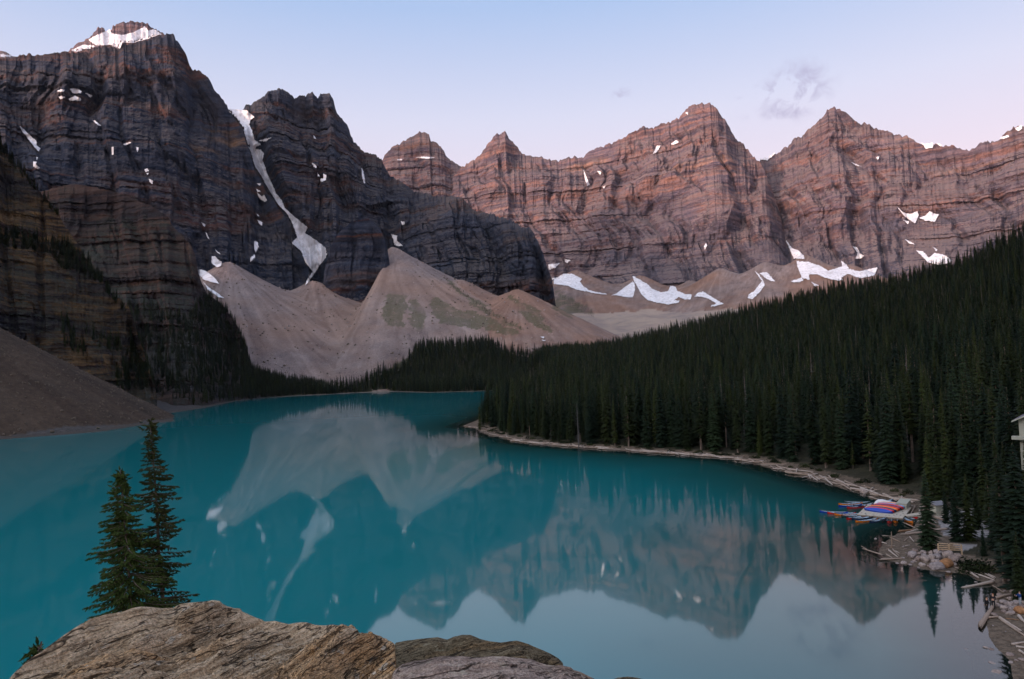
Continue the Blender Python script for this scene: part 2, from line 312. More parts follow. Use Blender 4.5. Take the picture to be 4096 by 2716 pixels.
mountain('mountain', 'pale blunt pyramid peak showing just behind the dark ridge', pyr, [(330, 4300), (520, 4150)], [(330, 3300), (520, 3250)], 200, M_rock_far, rows=230, butt=60, gully=40, ledge=((150, 26), (52, 11), (20, 5)), crag=7, seed=21, prof=.3, fmix=.22)
wall = Z2([(700, 1000), (800, 800), (870, 680), (922, 622), (960, 595), (1010, 570), (1050, 540), (1080, 490), (1120, 430), (1160, 395), (1210, 382), (1230, 400), (1235, 420), (1270, 450), (1285, 475), (1310, 505), (1325, 530), (1370, 548), (1460, 553), (1530, 575), (1600, 570), (1680, 545), (1710, 558), (1745, 550), (1770, 520), (1830, 490), (1940, 455), (2000, 430), (2070, 385), (2150, 345), (2230, 340), (2300, 320)]) + Z3([(20, 325), (50, 315), (90, 300), (150, 285), (210, 235), (240, 205), (270, 190), (330, 177), (370, 180), (410, 195), (430, 225), (450, 260), (480, 290), (500, 330), (520, 365), (540, 400), (570, 425), (590, 430), (600, 455), (630, 480), (650, 510), (690, 540), (740, 640), (800, 800), (860, 1000), (930, 1180), (990, 1300)])
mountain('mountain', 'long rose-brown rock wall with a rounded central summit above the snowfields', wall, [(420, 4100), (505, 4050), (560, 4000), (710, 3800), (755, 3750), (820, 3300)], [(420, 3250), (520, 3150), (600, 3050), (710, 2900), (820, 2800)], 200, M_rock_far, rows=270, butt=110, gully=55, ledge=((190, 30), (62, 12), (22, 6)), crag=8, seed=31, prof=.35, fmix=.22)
delta = Z3([(560, 640), (640, 560), (700, 530), (740, 523), (790, 500), (830, 470), (890, 440), (900, 410), (915, 398), (960, 395), (980, 370), (1000, 345), (1040, 320), (1070, 290), (1100, 255), (1120, 220), (1150, 192), (1190, 200), (1210, 218), (1240, 225), (1270, 260), (1300, 290), (1370, 303), (1420, 330), (1450, 345), (1500, 345), (1570, 375), (1620, 375), (1650, 400), (1690, 425), (1740, 440), (1800, 430), (1850, 445), (1920, 440), (1970, 465), (2050, 465), (2080, 435), (2120, 420), (2200, 410), (2240, 370), (2290, 335), (2330, 322), (2365, 325), (2700, 260)])
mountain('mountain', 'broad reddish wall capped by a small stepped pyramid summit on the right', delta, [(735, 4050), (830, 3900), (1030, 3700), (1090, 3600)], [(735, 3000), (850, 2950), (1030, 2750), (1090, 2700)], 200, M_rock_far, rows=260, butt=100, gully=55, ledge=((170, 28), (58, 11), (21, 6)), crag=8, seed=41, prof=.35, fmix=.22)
near = Z1([(-330, 560), (-120, 760), (0, 900), (20, 990), (60, 1050), (130, 1130), (200, 1200), (270, 1290), (340, 1370), (400, 1460), (450, 1540), (520, 1628), (560, 1700), (600, 1770), (640, 1830), (700, 1910), (760, 1990), (830, 2030), (870, 2075), (900, 2150), (930, 2250), (960, 2350), (1000, 2450), (1025, 2550), (1045, 2600), (1065, 2700)])
mountain('mountain', 'dark near cliff with yellow rock faces above the scree at the left edge', near, [(-60, 960), (0, 930), (60, 890), (110, 850), (160, 800)], [(-60, 700), (0, 700), (100, 720), (160, 760)], 0, M_rock_near, rows=330, butt=26, gully=14, ledge=((58, 20), (21, 6), (8, 2.4)), crag=5, seed=51, prof=.25, jag=1.6, facet=9.0)
hump = Z1([(150, 1330), (380, 1262), (520, 1240), (640, 1258), (750, 1285), (870, 1320), (960, 1362), (1050, 1400), (1130, 1460), (1180, 1540), (1230, 1588), (1290, 1648), (1320, 1728), (1335, 1828), (1360, 1908), (1400, 1985), (1470, 2030), (1530, 2085), (1560, 2145), (1600, 2200), (1630, 2265), (1660, 2330), (1675, 2410), (1695, 2475), (1740, 2510), (1850, 2550), (2000, 2585), (2150, 2610), (2300, 2630), (2340, 2640)])
mountain('mountain', 'dark rounded rock shoulder above the wooded slope on the far left shore', hump, [(20, 1550), (100, 1450), (178, 1340), (200, 1300), (237, 1270), (260, 1260), (350, 1290)], [(20, 1000), (120, 960), (175, 880), (205, 930), (237, 1090), (296, 1230), (350, 1250)], -1, M_rock_hump, rows=250, butt=34, gully=18, ledge=((80, 16), (28, 6), (11, 3)), crag=5, seed=61, prof=-.9, jag=.8, facet=14.0)

# unseen ridge added behind the viewpoint to keep the low sun off the lake, the forest and the feet of the walls
def shade_ridge():
    A = np.radians(np.linspace(118, 292, 260)); S = np.linspace(0, 1, 40)[:, None]
    h = 640 + 150 * fbm(A * 5, 1.5, .3, 4) + 130 * np.cos(A - math.radians(262)); h = h * sstep(math.radians(118), math.radians(140), A)
    r = 900 + 1500 * S + 60 * fbm(A[None, :] * 14, S * 4, 2.0, 3); z = -5 + h[None, :] * S ** 1.15 + 25 * fbm(A[None, :] * 30, S * 9, 4.0, 4) * S
    V = np.stack([np.sin(A)[None, :] * r, np.cos(A)[None, :] * r, z], -1)
    o = obj('mountain', mesh_from('mountain', V.reshape(-1, 3), grid_faces(40, 260), True), M_rock_hump); tag(o, 'unseen ridge added behind the viewpoint to block the low sun', None, None, 'structure')
shade_ridge()
# ------------------------------------------------------------------ shoreline (traced at lake level) and the ground sheet
SH_LEFT = [(-80, 451), (0, 439.5), (60, 435), (104, 431.4), (148, 424), (175, 421.3), (172, 417), (167.6, 413.6), (201.7, 408.4), (237.3, 401), (267, 398), (296.6, 395.8), (325, 394.6), (350, 393.2), (384, 391.6), (428.8, 392.6), (473, 391.4), (491, 390.7), (530, 389.5)]
SH_BACK = [(528, 396), (510, 403), (495, 411), (480, 419)]
SH_RIGHT = [(461.4, 426.3)] + Z5([(1000, 1032), (1050, 1045), (1048, 1062), (1120, 1085), (1250, 1105), (1262, 1120), (1450, 1145), (1700, 1165), (2000, 1185), (2350, 1212)]) + Z6([(300, 980), (500, 998), (650, 1025), (750, 1055), (870, 1083), (960, 1110), (1100, 1145), (1200, 1180), (1330, 1210), (1450, 1245), (1560, 1268)]) + \
    [(908, 508), (915, 514), (916, 523), (912, 528.6), (898.5, 532.4), (886, 541), (879.4, 548.6), (878.4, 553.4), (884, 559), (895.6, 563), (910, 565.9), (924, 569.7), (938.7, 571.6), (953, 572.6), (972, 576.4), (977, 581), (991, 585), (997, 589.8), (997.3, 593.7), (995.8, 601), (992, 610.8), (986, 624), (987.7, 629.4), (988.4, 636.8), (995.8, 648), (1010, 661.3), (1011.4, 674), (1020, 700)]
def gpt(l): return [tuple(ground(x, y)[:2]) for x, y in l]
shore = np.array(gpt(SH_LEFT) + gpt(SH_BACK) + gpt(SH_RIGHT) + [(46, 48), (40, 36), (30, 30)])
LAND = np.concatenate([shore, [(30, -60), (400, -100), (3000, 500), (6000, 6000), (-6000, 6000), (-3000, 300), (-520, 330)]])
def seg_dist(X, Y, line):
    X = np.asarray(X, np.float32); Y = np.asarray(Y, np.float32); best = np.full(np.shape(X), 1e18, np.float32)
    for (x1, y1), (x2, y2) in zip(np.asarray(line).tolist()[:-1], np.asarray(line).tolist()[1:]):
        dx, dy = x2 - x1, y2 - y1; L2 = dx * dx + dy * dy + 1e-9
        tt = np.clip(((X - x1) * dx + (Y - y1) * dy) / L2, 0, 1); best = np.minimum(best, (X - x1 - tt * dx) ** 2 + (Y - y1 - tt * dy) ** 2)
    return np.sqrt(best)

SKY_R = [(480, 420, 350), (547, 1250, 356), (607, 1200, 352), (676, 1100, 335), (760, 1000, 315), (832, 930, 299), (879, 900, 292), (950, 850, 278), (998, 800, 258), (1024, 780, 244), (1120, 740, 190)]
_saz = np.array([az_of(x, y) for x, r_, y in SKY_R]); _srk = np.array([r_ for x, r_, y in SKY_R], float)
_szk = np.array([float(at(np.float64(x), np.float64(y), r_)[2]) for x, r_, y in SKY_R]); _szk[0] = 8
_rsaz = np.array([az_of(x) for x in (480, 540, 621, 697, 769, 825, 881, 960, 1024, 1120)]); _rs = np.array([390, 292, 268, 250, 225, 205, 185, 160, 140, 120.])
CONES = []       # talus fans: apex, slope, run-out
def cone(px, py, r, slope, lf=1.0, rf=1.0): a = at(np.float64(px), np.float64(py), r); CONES.append((a[0], a[1], a[2], slope, lf, rf))
CONES.append((-470, 540, 120, .665, 1.0, 1.0))
cone(313, 281, 1790, .60, 1.1, .88); cone(228, 262, 1760, .62)
cone(392, 247, 1860, .62, 2.2, .96); cone(462, 283, 1720, .60); cone(517, 290, 1640, .58); cone(545, 318, 1640, .5)
cone(720, 268, 2950, .6); cone(805, 255, 2950, .6); cone(765, 262, 2950, .55); cone(850, 265, 2900, .6); cone(640, 275, 3100, .55); cone(690, 280, 3050, .6); cone(575, 270, 3150, .5)

def terrain(X, Y):
    r = np.hypot(X, Y); az = np.arctan2(X, Y)
    inside = in_poly(X, Y, LAND); d = seg_dist(X, Y, shore)
    z = np.where(inside, .045 * np.minimum(d, 12) + .16 * np.maximum(d - 12, 0) * (d < 1e9), -.12 * d - .0004 * d * d)
    z = np.where(inside, np.minimum(z, 9), np.maximum(z, -14))
    # forested hillside on the right
    rk = np.interp(az, _saz, _srk); zk = np.interp(az, _saz, _szk); rs = np.interp(az, _rsaz, _rs)
    tt = np.clip((r - rs) / np.maximum(rk - rs, 50), 0, 1)
    hill = zk * tt ** 1.2 - .14 * np.maximum(r - rk, 0)
    hill = hill * sstep(_saz[0], _saz[1], az) + 5.0 * fbm(X / 130, Y / 130, 2.2, 3) * sstep(0, .3, tt)
    sh = sstep(4, 40, d)
    z = np.where(inside & (az > _saz[0]), np.maximum(z * .55, hill * sh + z * (1 - sh)) , z)
    # delta and moraine up the valley
    vz = np.interp(r, [0, 1150, 1260, 1500, 1900, 2300, 2700, 3000, 3400, 4000], [-20, 2, 16, 44, 88, 148, 230, 305, 400, 500])
    vz = vz + np.clip((r - 1300) / 500, 0, 1) * (16 * fbm(X / 160, Y / 160, 4.4, 4) + 26 * (ridged(X / 420, Y / 420, 1.3, 3) - .6))
    hx = (az - az_of(462)) * FPX
    vz = vz + 50 * np.exp(-((r - 1370) / 110) ** 2) * sstep(-56, -44, hx) * (1 - sstep(10, 80, hx))
    z = np.where(inside, np.maximum(z, vz * sstep(0, 60, d)), z)
    # talus fans
    cz = np.full(np.shape(X), -50.); stk = np.zeros(np.shape(X)); tnt = np.zeros(np.shape(X))
    for ax, ay, a_z, sl0, lf, rf in CONES:
        q0 = np.hypot(X - ax, Y - ay); m = q0 < (a_z + 40) / (sl0 * min(1, lf, rf)) * 1.2
        if not m.any(): continue
        x_, y_, q = X[m], Y[m], q0[m]; th = np.arctan2(x_ - ax, -(y_ - ay)); sl = sl0 * (1 + (lf - 1) * sstep(.0, .45, -th) + (rf - 1) * sstep(.05, .8, th))
        qq = np.sqrt(q * q + 225.) - 15.; h = a_z - sl * qq * (.98 + .34 * np.exp(-q / 90) - .00004 * q) + .020 * q * fbm(th * 4, ax, .5, 3)
        c0 = cz[m]; up = h > c0; tm = tnt[m]; tm[up] = float(ax > -300); tnt[m] = tm
        sm = stk[m]; sm[up] = fbm(th[up] * 20 + ax + .5 * fbm(x_[up] / 60, y_[up] / 60, .2, 2), q[up] / 260, ay, 4, gain=.6); stk[m] = sm
        cz[m] = np.maximum(c0, h) + 11 * np.exp(-np.abs(c0 - h) / 24.0) * (c0 > -40)
    cz = np.where(r > 900, np.where(inside, np.minimum(cz, .42 * d + .8 + 2.0 * np.maximum(d - 90, 0)), -50), cz)
    tal = cz > z
    z = np.maximum(z, np.where(r > 300, cz, -50)) + 0
    # the rock pile we stand on
    mound = 27.8 - .48 * np.maximum(r - 3, 0) - .05 * np.maximum(r - 25, 0)
    z = np.maximum(z, mound + .35 * fbm(X / 2.0, Y / 2.0, 3.3, 3))
    wr = np.clip(d / 25, 0.0, 1.0) * inside
    z = z + wr * np.clip(r / 500, .1, 1.2) * 1.1 * fbm(X / 24, Y / 24, 7.7, 4)
    z = z + np.clip(r / 400, 0, 1) * tal * 1.3 * fbm(X / 9, Y / 9, 1.7, 3) * inside
    global STREAK, TINT
    STREAK = stk; TINT = tnt
    return z, tal & (r > 300), inside, d, tt

NAZ = 840
azs = np.linspace(math.radians(-47), math.radians(47), NAZ); rr = np.concatenate([np.geomspace(1.2, 60, 60)[:-1], np.geomspace(60, 420, 190)[:-1], np.geomspace(420, 1000, 125)[:-1], np.geomspace(1000, 1780, 200)[:-1], np.geomspace(1780, 4300, 110)]); NRR = len(rr)
AZ, RR = np.meshgrid(azs, rr); GX = np.sin(AZ) * RR; GY = np.cos(AZ) * RR
GZ, TAL, INS, DSH, TT = terrain(GX, GY); GSTK = STREAK; GTNT = TINT
gv = np.stack([GX, GY, GZ], -1)
def ground_z(x, y):
    r = math.hypot(x, y); a = math.atan2(x, y); j = (a - azs[0]) / (azs[1] - azs[0]); j = min(max(j, 0), NAZ - 1.001); i = int(np.clip(np.searchsorted(rr, r) - 1, 0, NRR - 2)); f = (r - rr[i]) / (rr[i + 1] - rr[i]); g = j - int(j); j = int(j)
    return float((GZ[i, j] * (1 - g) + GZ[i, j + 1] * g) * (1 - f) + (GZ[i + 1, j] * (1 - g) + GZ[i + 1, j + 1] * g) * f)
me = mesh_from('ground', gv.reshape(-1, 3), grid_faces(NRR, NAZ), True)
gpx, gpy = project(gv)
VEG = [Z5([(410, 130), (470, 110), (540, 130), (560, 230), (520, 360), (460, 360), (400, 310), (385, 270)]), Z5([(570, 160), (620, 170), (690, 340), (660, 380), (600, 380), (570, 300)]), Z5([(700, 170), (770, 165), (900, 230), (1050, 270), (1200, 330), (1340, 410), (1150, 390), (950, 360), (790, 330), (720, 260)]), Z5([(1240, 120), (1330, 190), (1440, 240), (1540, 370), (1530, 395), (1440, 360), (1340, 290)]), Z5([(780, 0), (870, 60), (1000, 170), (1200, 280), (1360, 380), (1300, 370), (1100, 270), (950, 170), (830, 60)]), Z5([(1560, 110), (1680, 170), (1820, 260), (1820, 290), (1640, 290), (1540, 220)])]
wx = gpx + 12 * fbm(GX / 34, GY / 34, .5, 4, gain=.65); wy = gpy + 9 * fbm(GX / 34, GY / 34, 9.5, 4, gain=.65)
veg = np.zeros(GX.shape)
for p in VEG: veg = np.maximum(veg, (in_poly(wx, wy, p) & (RR > 1000) & TAL).astype(float))
forest_floor = (1 - 0) * ((az_of(466) < AZ) & INS & ~TAL & (DSH > 9) & (RR < 1500)).astype(float)
left_floor = 0 * (INS & ~TAL & (AZ < az_of(560)) & (RR > 700) & (RR < 1480) & (DSH > 10)).astype(float)
GRAV = [Z7([(1380, 380), (1500, 365), (2080, 350), (2060, 650), (1500, 625), (1440, 480)]), Z7([(1590, 720), (1870, 725), (1700, 805)])]
grav = np.zeros(GX.shape)
for p in GRAV: grav = np.maximum(grav, (in_poly(gpx + 1.5 * noise3(GX / 3, GY / 3, .5), gpy + 1.5 * noise3(GX / 3, GY / 3, 4.5), p) & INS & (RR < 220)).astype(float))
DEL = Z5([(0, 770), (150, 745), (310, 695), (400, 650), (450, 615), (560, 545), (590, 505), (650, 480), (830, 470), (1000, 465), (1130, 462), (1250, 520), (1400, 550), (1700, 540)])
dl_ = np.interp(gpx, *np.array(DEL).T); left_floor = (INS & (gpx > 330) & (gpx < 590) & (RR > 950) & (RR < 1560) & (gpy > dl_ + 1.5) & (DSH > 8)).astype(float)
LF2 = Z4([(1630, 1000), (1690, 1120), (1760, 1165), (1850, 1195), (2150, 1255), (2340, 1280), (2340, 1300), (2000, 1318), (1650, 1344), (1560, 1346)]); left_floor = np.maximum(left_floor, in_poly(gpx, gpy, LF2) & INS & (RR > 700))
add_attr(me, 'streak', GSTK * .5 + .5); add_attr(me, 'gravel', grav); add_attr(me, 'tint', GTNT)
add_attr(me, 'talus', TAL.astype(float)); add_attr(me, 'veg', veg); add_attr(me, 'floor', np.maximum(forest_floor, left_floor)); add_attr(me, 'wet', (1 - sstep(0, 1.2, GZ)) * 1.0)
t = NT('ground_earth_and_scree')
pos1 = t.coord('Position', (.02, .02, .02)); n1 = t.noise(pos1, 1.0, 5, .65); n2 = t.noise(t.coord('Position', (.35, .35, .35)), 1.0, 5, .75)
n3 = t.noise(t.coord('Position', (1.6, 1.6, 1.6)), 1.0, 3, .7); n4 = t.noise(t.coord('Position', (.004, .004, .004)), 1.0, 4, .6)
beach = t.mix(t.rng(n3, .35, .65), (.12, .085, .058), (.30, .225, .165))
mor = t.ramp(t.math('ADD', t.math('MULTIPLY', n4, .6), t.math('MULTIPLY', n1, .4)), [(.3, (.13, .11, .12)), (.45, (.27, .215, .185)), (.58, (.37, .29, .225)), (.72, (.24, .20, .20))])
farm = t.rng(t.n('CameraData').outputs['View Distance'] if False else t.attr('talus'), 0, 1)
pz = t.n('SeparateXYZ'); t.L.new(t.n('NewGeometry').outputs['Position'], pz.inputs[0])
base = t.mix(t.rng(pz.outputs[1], 900, 1300), beach, mor)
base = t.mix(t.math('MULTIPLY', t.rng(pz.outputs[0], -190, -250), t.rng(pz.outputs[1], 1150, 1080)), base, t.mix(t.rng(n2, .35, .65), (.030, .028, .028), (.085, .076, .070)))
scree = t.ramp(t.math('ADD', t.math('MULTIPLY', n1, .5), t.math('MULTIPLY', n2, .5)), [(.28, (.078, .066, .068)), (.44, (.165, .138, .135)), (.56, (.235, .197, .185)), (.74, (.32, .272, .25))])
scree = t.mix(t.rng(n4, .42, .60, 0, .55), scree, (.25, .165, .12))
scree = t.mix(t.rng(pz.outputs[1], 820, 700), scree, t.ramp(t.math('ADD', t.math('MULTIPLY', n1, .45), t.math('MULTIPLY', n2, .55)), [(.30, (.024, .020, .016)), (.5, (.058, .042, .030)), (.62, (.080, .058, .041)), (.74, (.15, .12, .093))]))
sk_ = t.attr('streak'); scree = t.mix(t.rng(sk_, .30, .70), t.mix(1.0, scree, (.70, .64, .62), 'MULTIPLY'), t.mix(1.0, scree, (1.22, 1.20, 1.17), 'MULTIPLY'))
scree = t.mix(t.math('MULTIPLY', t.attr('tint'), t.rng(n4, .35, .55, .2, .9)), scree, t.mix(1.0, scree, (.98, .84, .75), 'MULTIPLY'))
col = t.mix(t.attr('talus'), base, scree)
vm = t.math('MULTIPLY', t.math('MULTIPLY', t.attr('veg'), t.rng(n1, .36, .52, .1, 1.0)), t.rng(n2, .36, .54, .2, .8), True)
col = t.mix(vm, col, t.mix(t.rng(n2, .4, .6), (.035, .05, .026), (.085, .085, .04)))
col = t.mix(t.attr('floor'), col, t.mix(t.rng(n2, .35, .65), (.022, .026, .014), (.055, .05, .03)))
col = t.mix(t.math('MULTIPLY', t.attr('wet'), .55), col, (.05, .04, .028))
col = t.mix(t.attr('gravel'), col, t.mix(t.rng(n3, .3, .7), (.20, .185, .18), (.36, .34, .33)))
M_ground = t.pbsdf(col, .95, t.bump(t.math('ADD', n2, t.math('MULTIPLY', n3, .5)), .9, .8), .15)
ground_o = obj('ground', me, M_ground); tag(ground_o, 'valley floor with shore, scree fans and moraine', None, None, 'structure')
SURF.append((ground_o, gv, NRR))

# ------------------------------------------------------------------ lake
waz = np.linspace(math.radians(-125), math.radians(125), 620); wr_ = np.geomspace(8, 1900, 260)
WA, WR = np.meshgrid(waz, wr_); WX = np.sin(WA) * WR; WY = np.cos(WA) * WR
wd = seg_dist(WX, WY, shore[len(SH_LEFT):]); wdl = seg_dist(WX, WY, shore[:len(SH_LEFT)])
me = mesh_from('lake', np.stack([WX, WY, np.zeros_like(WX)], -1).reshape(-1, 3), grid_faces(260, 620), True)
add_attr(me, 'shore', wd); add_attr(me, 'shore_far', wdl)
t = NT('glacial_water')
dn = t.noise(t.coord('Position', (.05, .05, .05)), 1.0, 4)
dd = t.math('ADD', t.attr('shore'), t.rng(dn, .3, .7, -3, 3))
col = t.ramp(t.rng(dd, 0, 160), [(0.0, (.010, .040, .034)), (.08, (.003, .068, .066)), (.26, (.0005, .145, .16)), (.6, (.0005, .18, .20))])
dif = t.n('BsdfDiffuse'); t.put(dif.inputs[0], col); dif.inputs['Roughness'].default_value = 0
tr = t.n('BsdfTransparent'); tr.inputs[0].default_value = (.55, .66, .62, 1)
body = t.n('MixShader'); t.put(body.inputs[0], t.rng(t.attr('shore'), .5, 11, 0.12, 1.0)); t.L.new(tr.outputs[0], body.inputs[1]); tl_ = t.n('BsdfTranslucent'); tl_.inputs[0].default_value = (.6, .6, .6, 1); ad_ = t.n('AddShader'); t.L.new(dif.outputs[0], ad_.inputs[0]); t.L.new(tl_.outputs[0], ad_.inputs[1]); t.L.new(ad_.outputs[0], body.inputs[2])
gl = t.n('BsdfGlossy'); gl.inputs['Roughness'].default_value = .035
fr = t.n('Fresnel'); fr.inputs['IOR'].default_value = 1.95
mxs = t.n('MixShader'); t.L.new(fr.outputs[0], mxs.inputs[0]); t.L.new(body.outputs[0], mxs.inputs[1]); t.L.new(gl.outputs[0], mxs.inputs[2]); t.L.new(mxs.outputs[0], t.out.inputs[0])
lake = obj('lake', me, t.m); tag(lake, 'still turquoise glacial lake mirroring the mountains', None, None, 'structure')

block_disc = obj('light_block_disc', mesh_from('light_block_disc', [(9000 * math.cos(k * math.pi / 24), 9000 * math.sin(k * math.pi / 24), -17.0) for k in range(48)], [tuple(range(48))]), flat('disc_grey', (.10, .11, .10)))  # unseen disc added beneath the water so no light leaks up from below
tag(block_disc, 'unseen disc added under the lake to block light from below', None, None, 'structure')

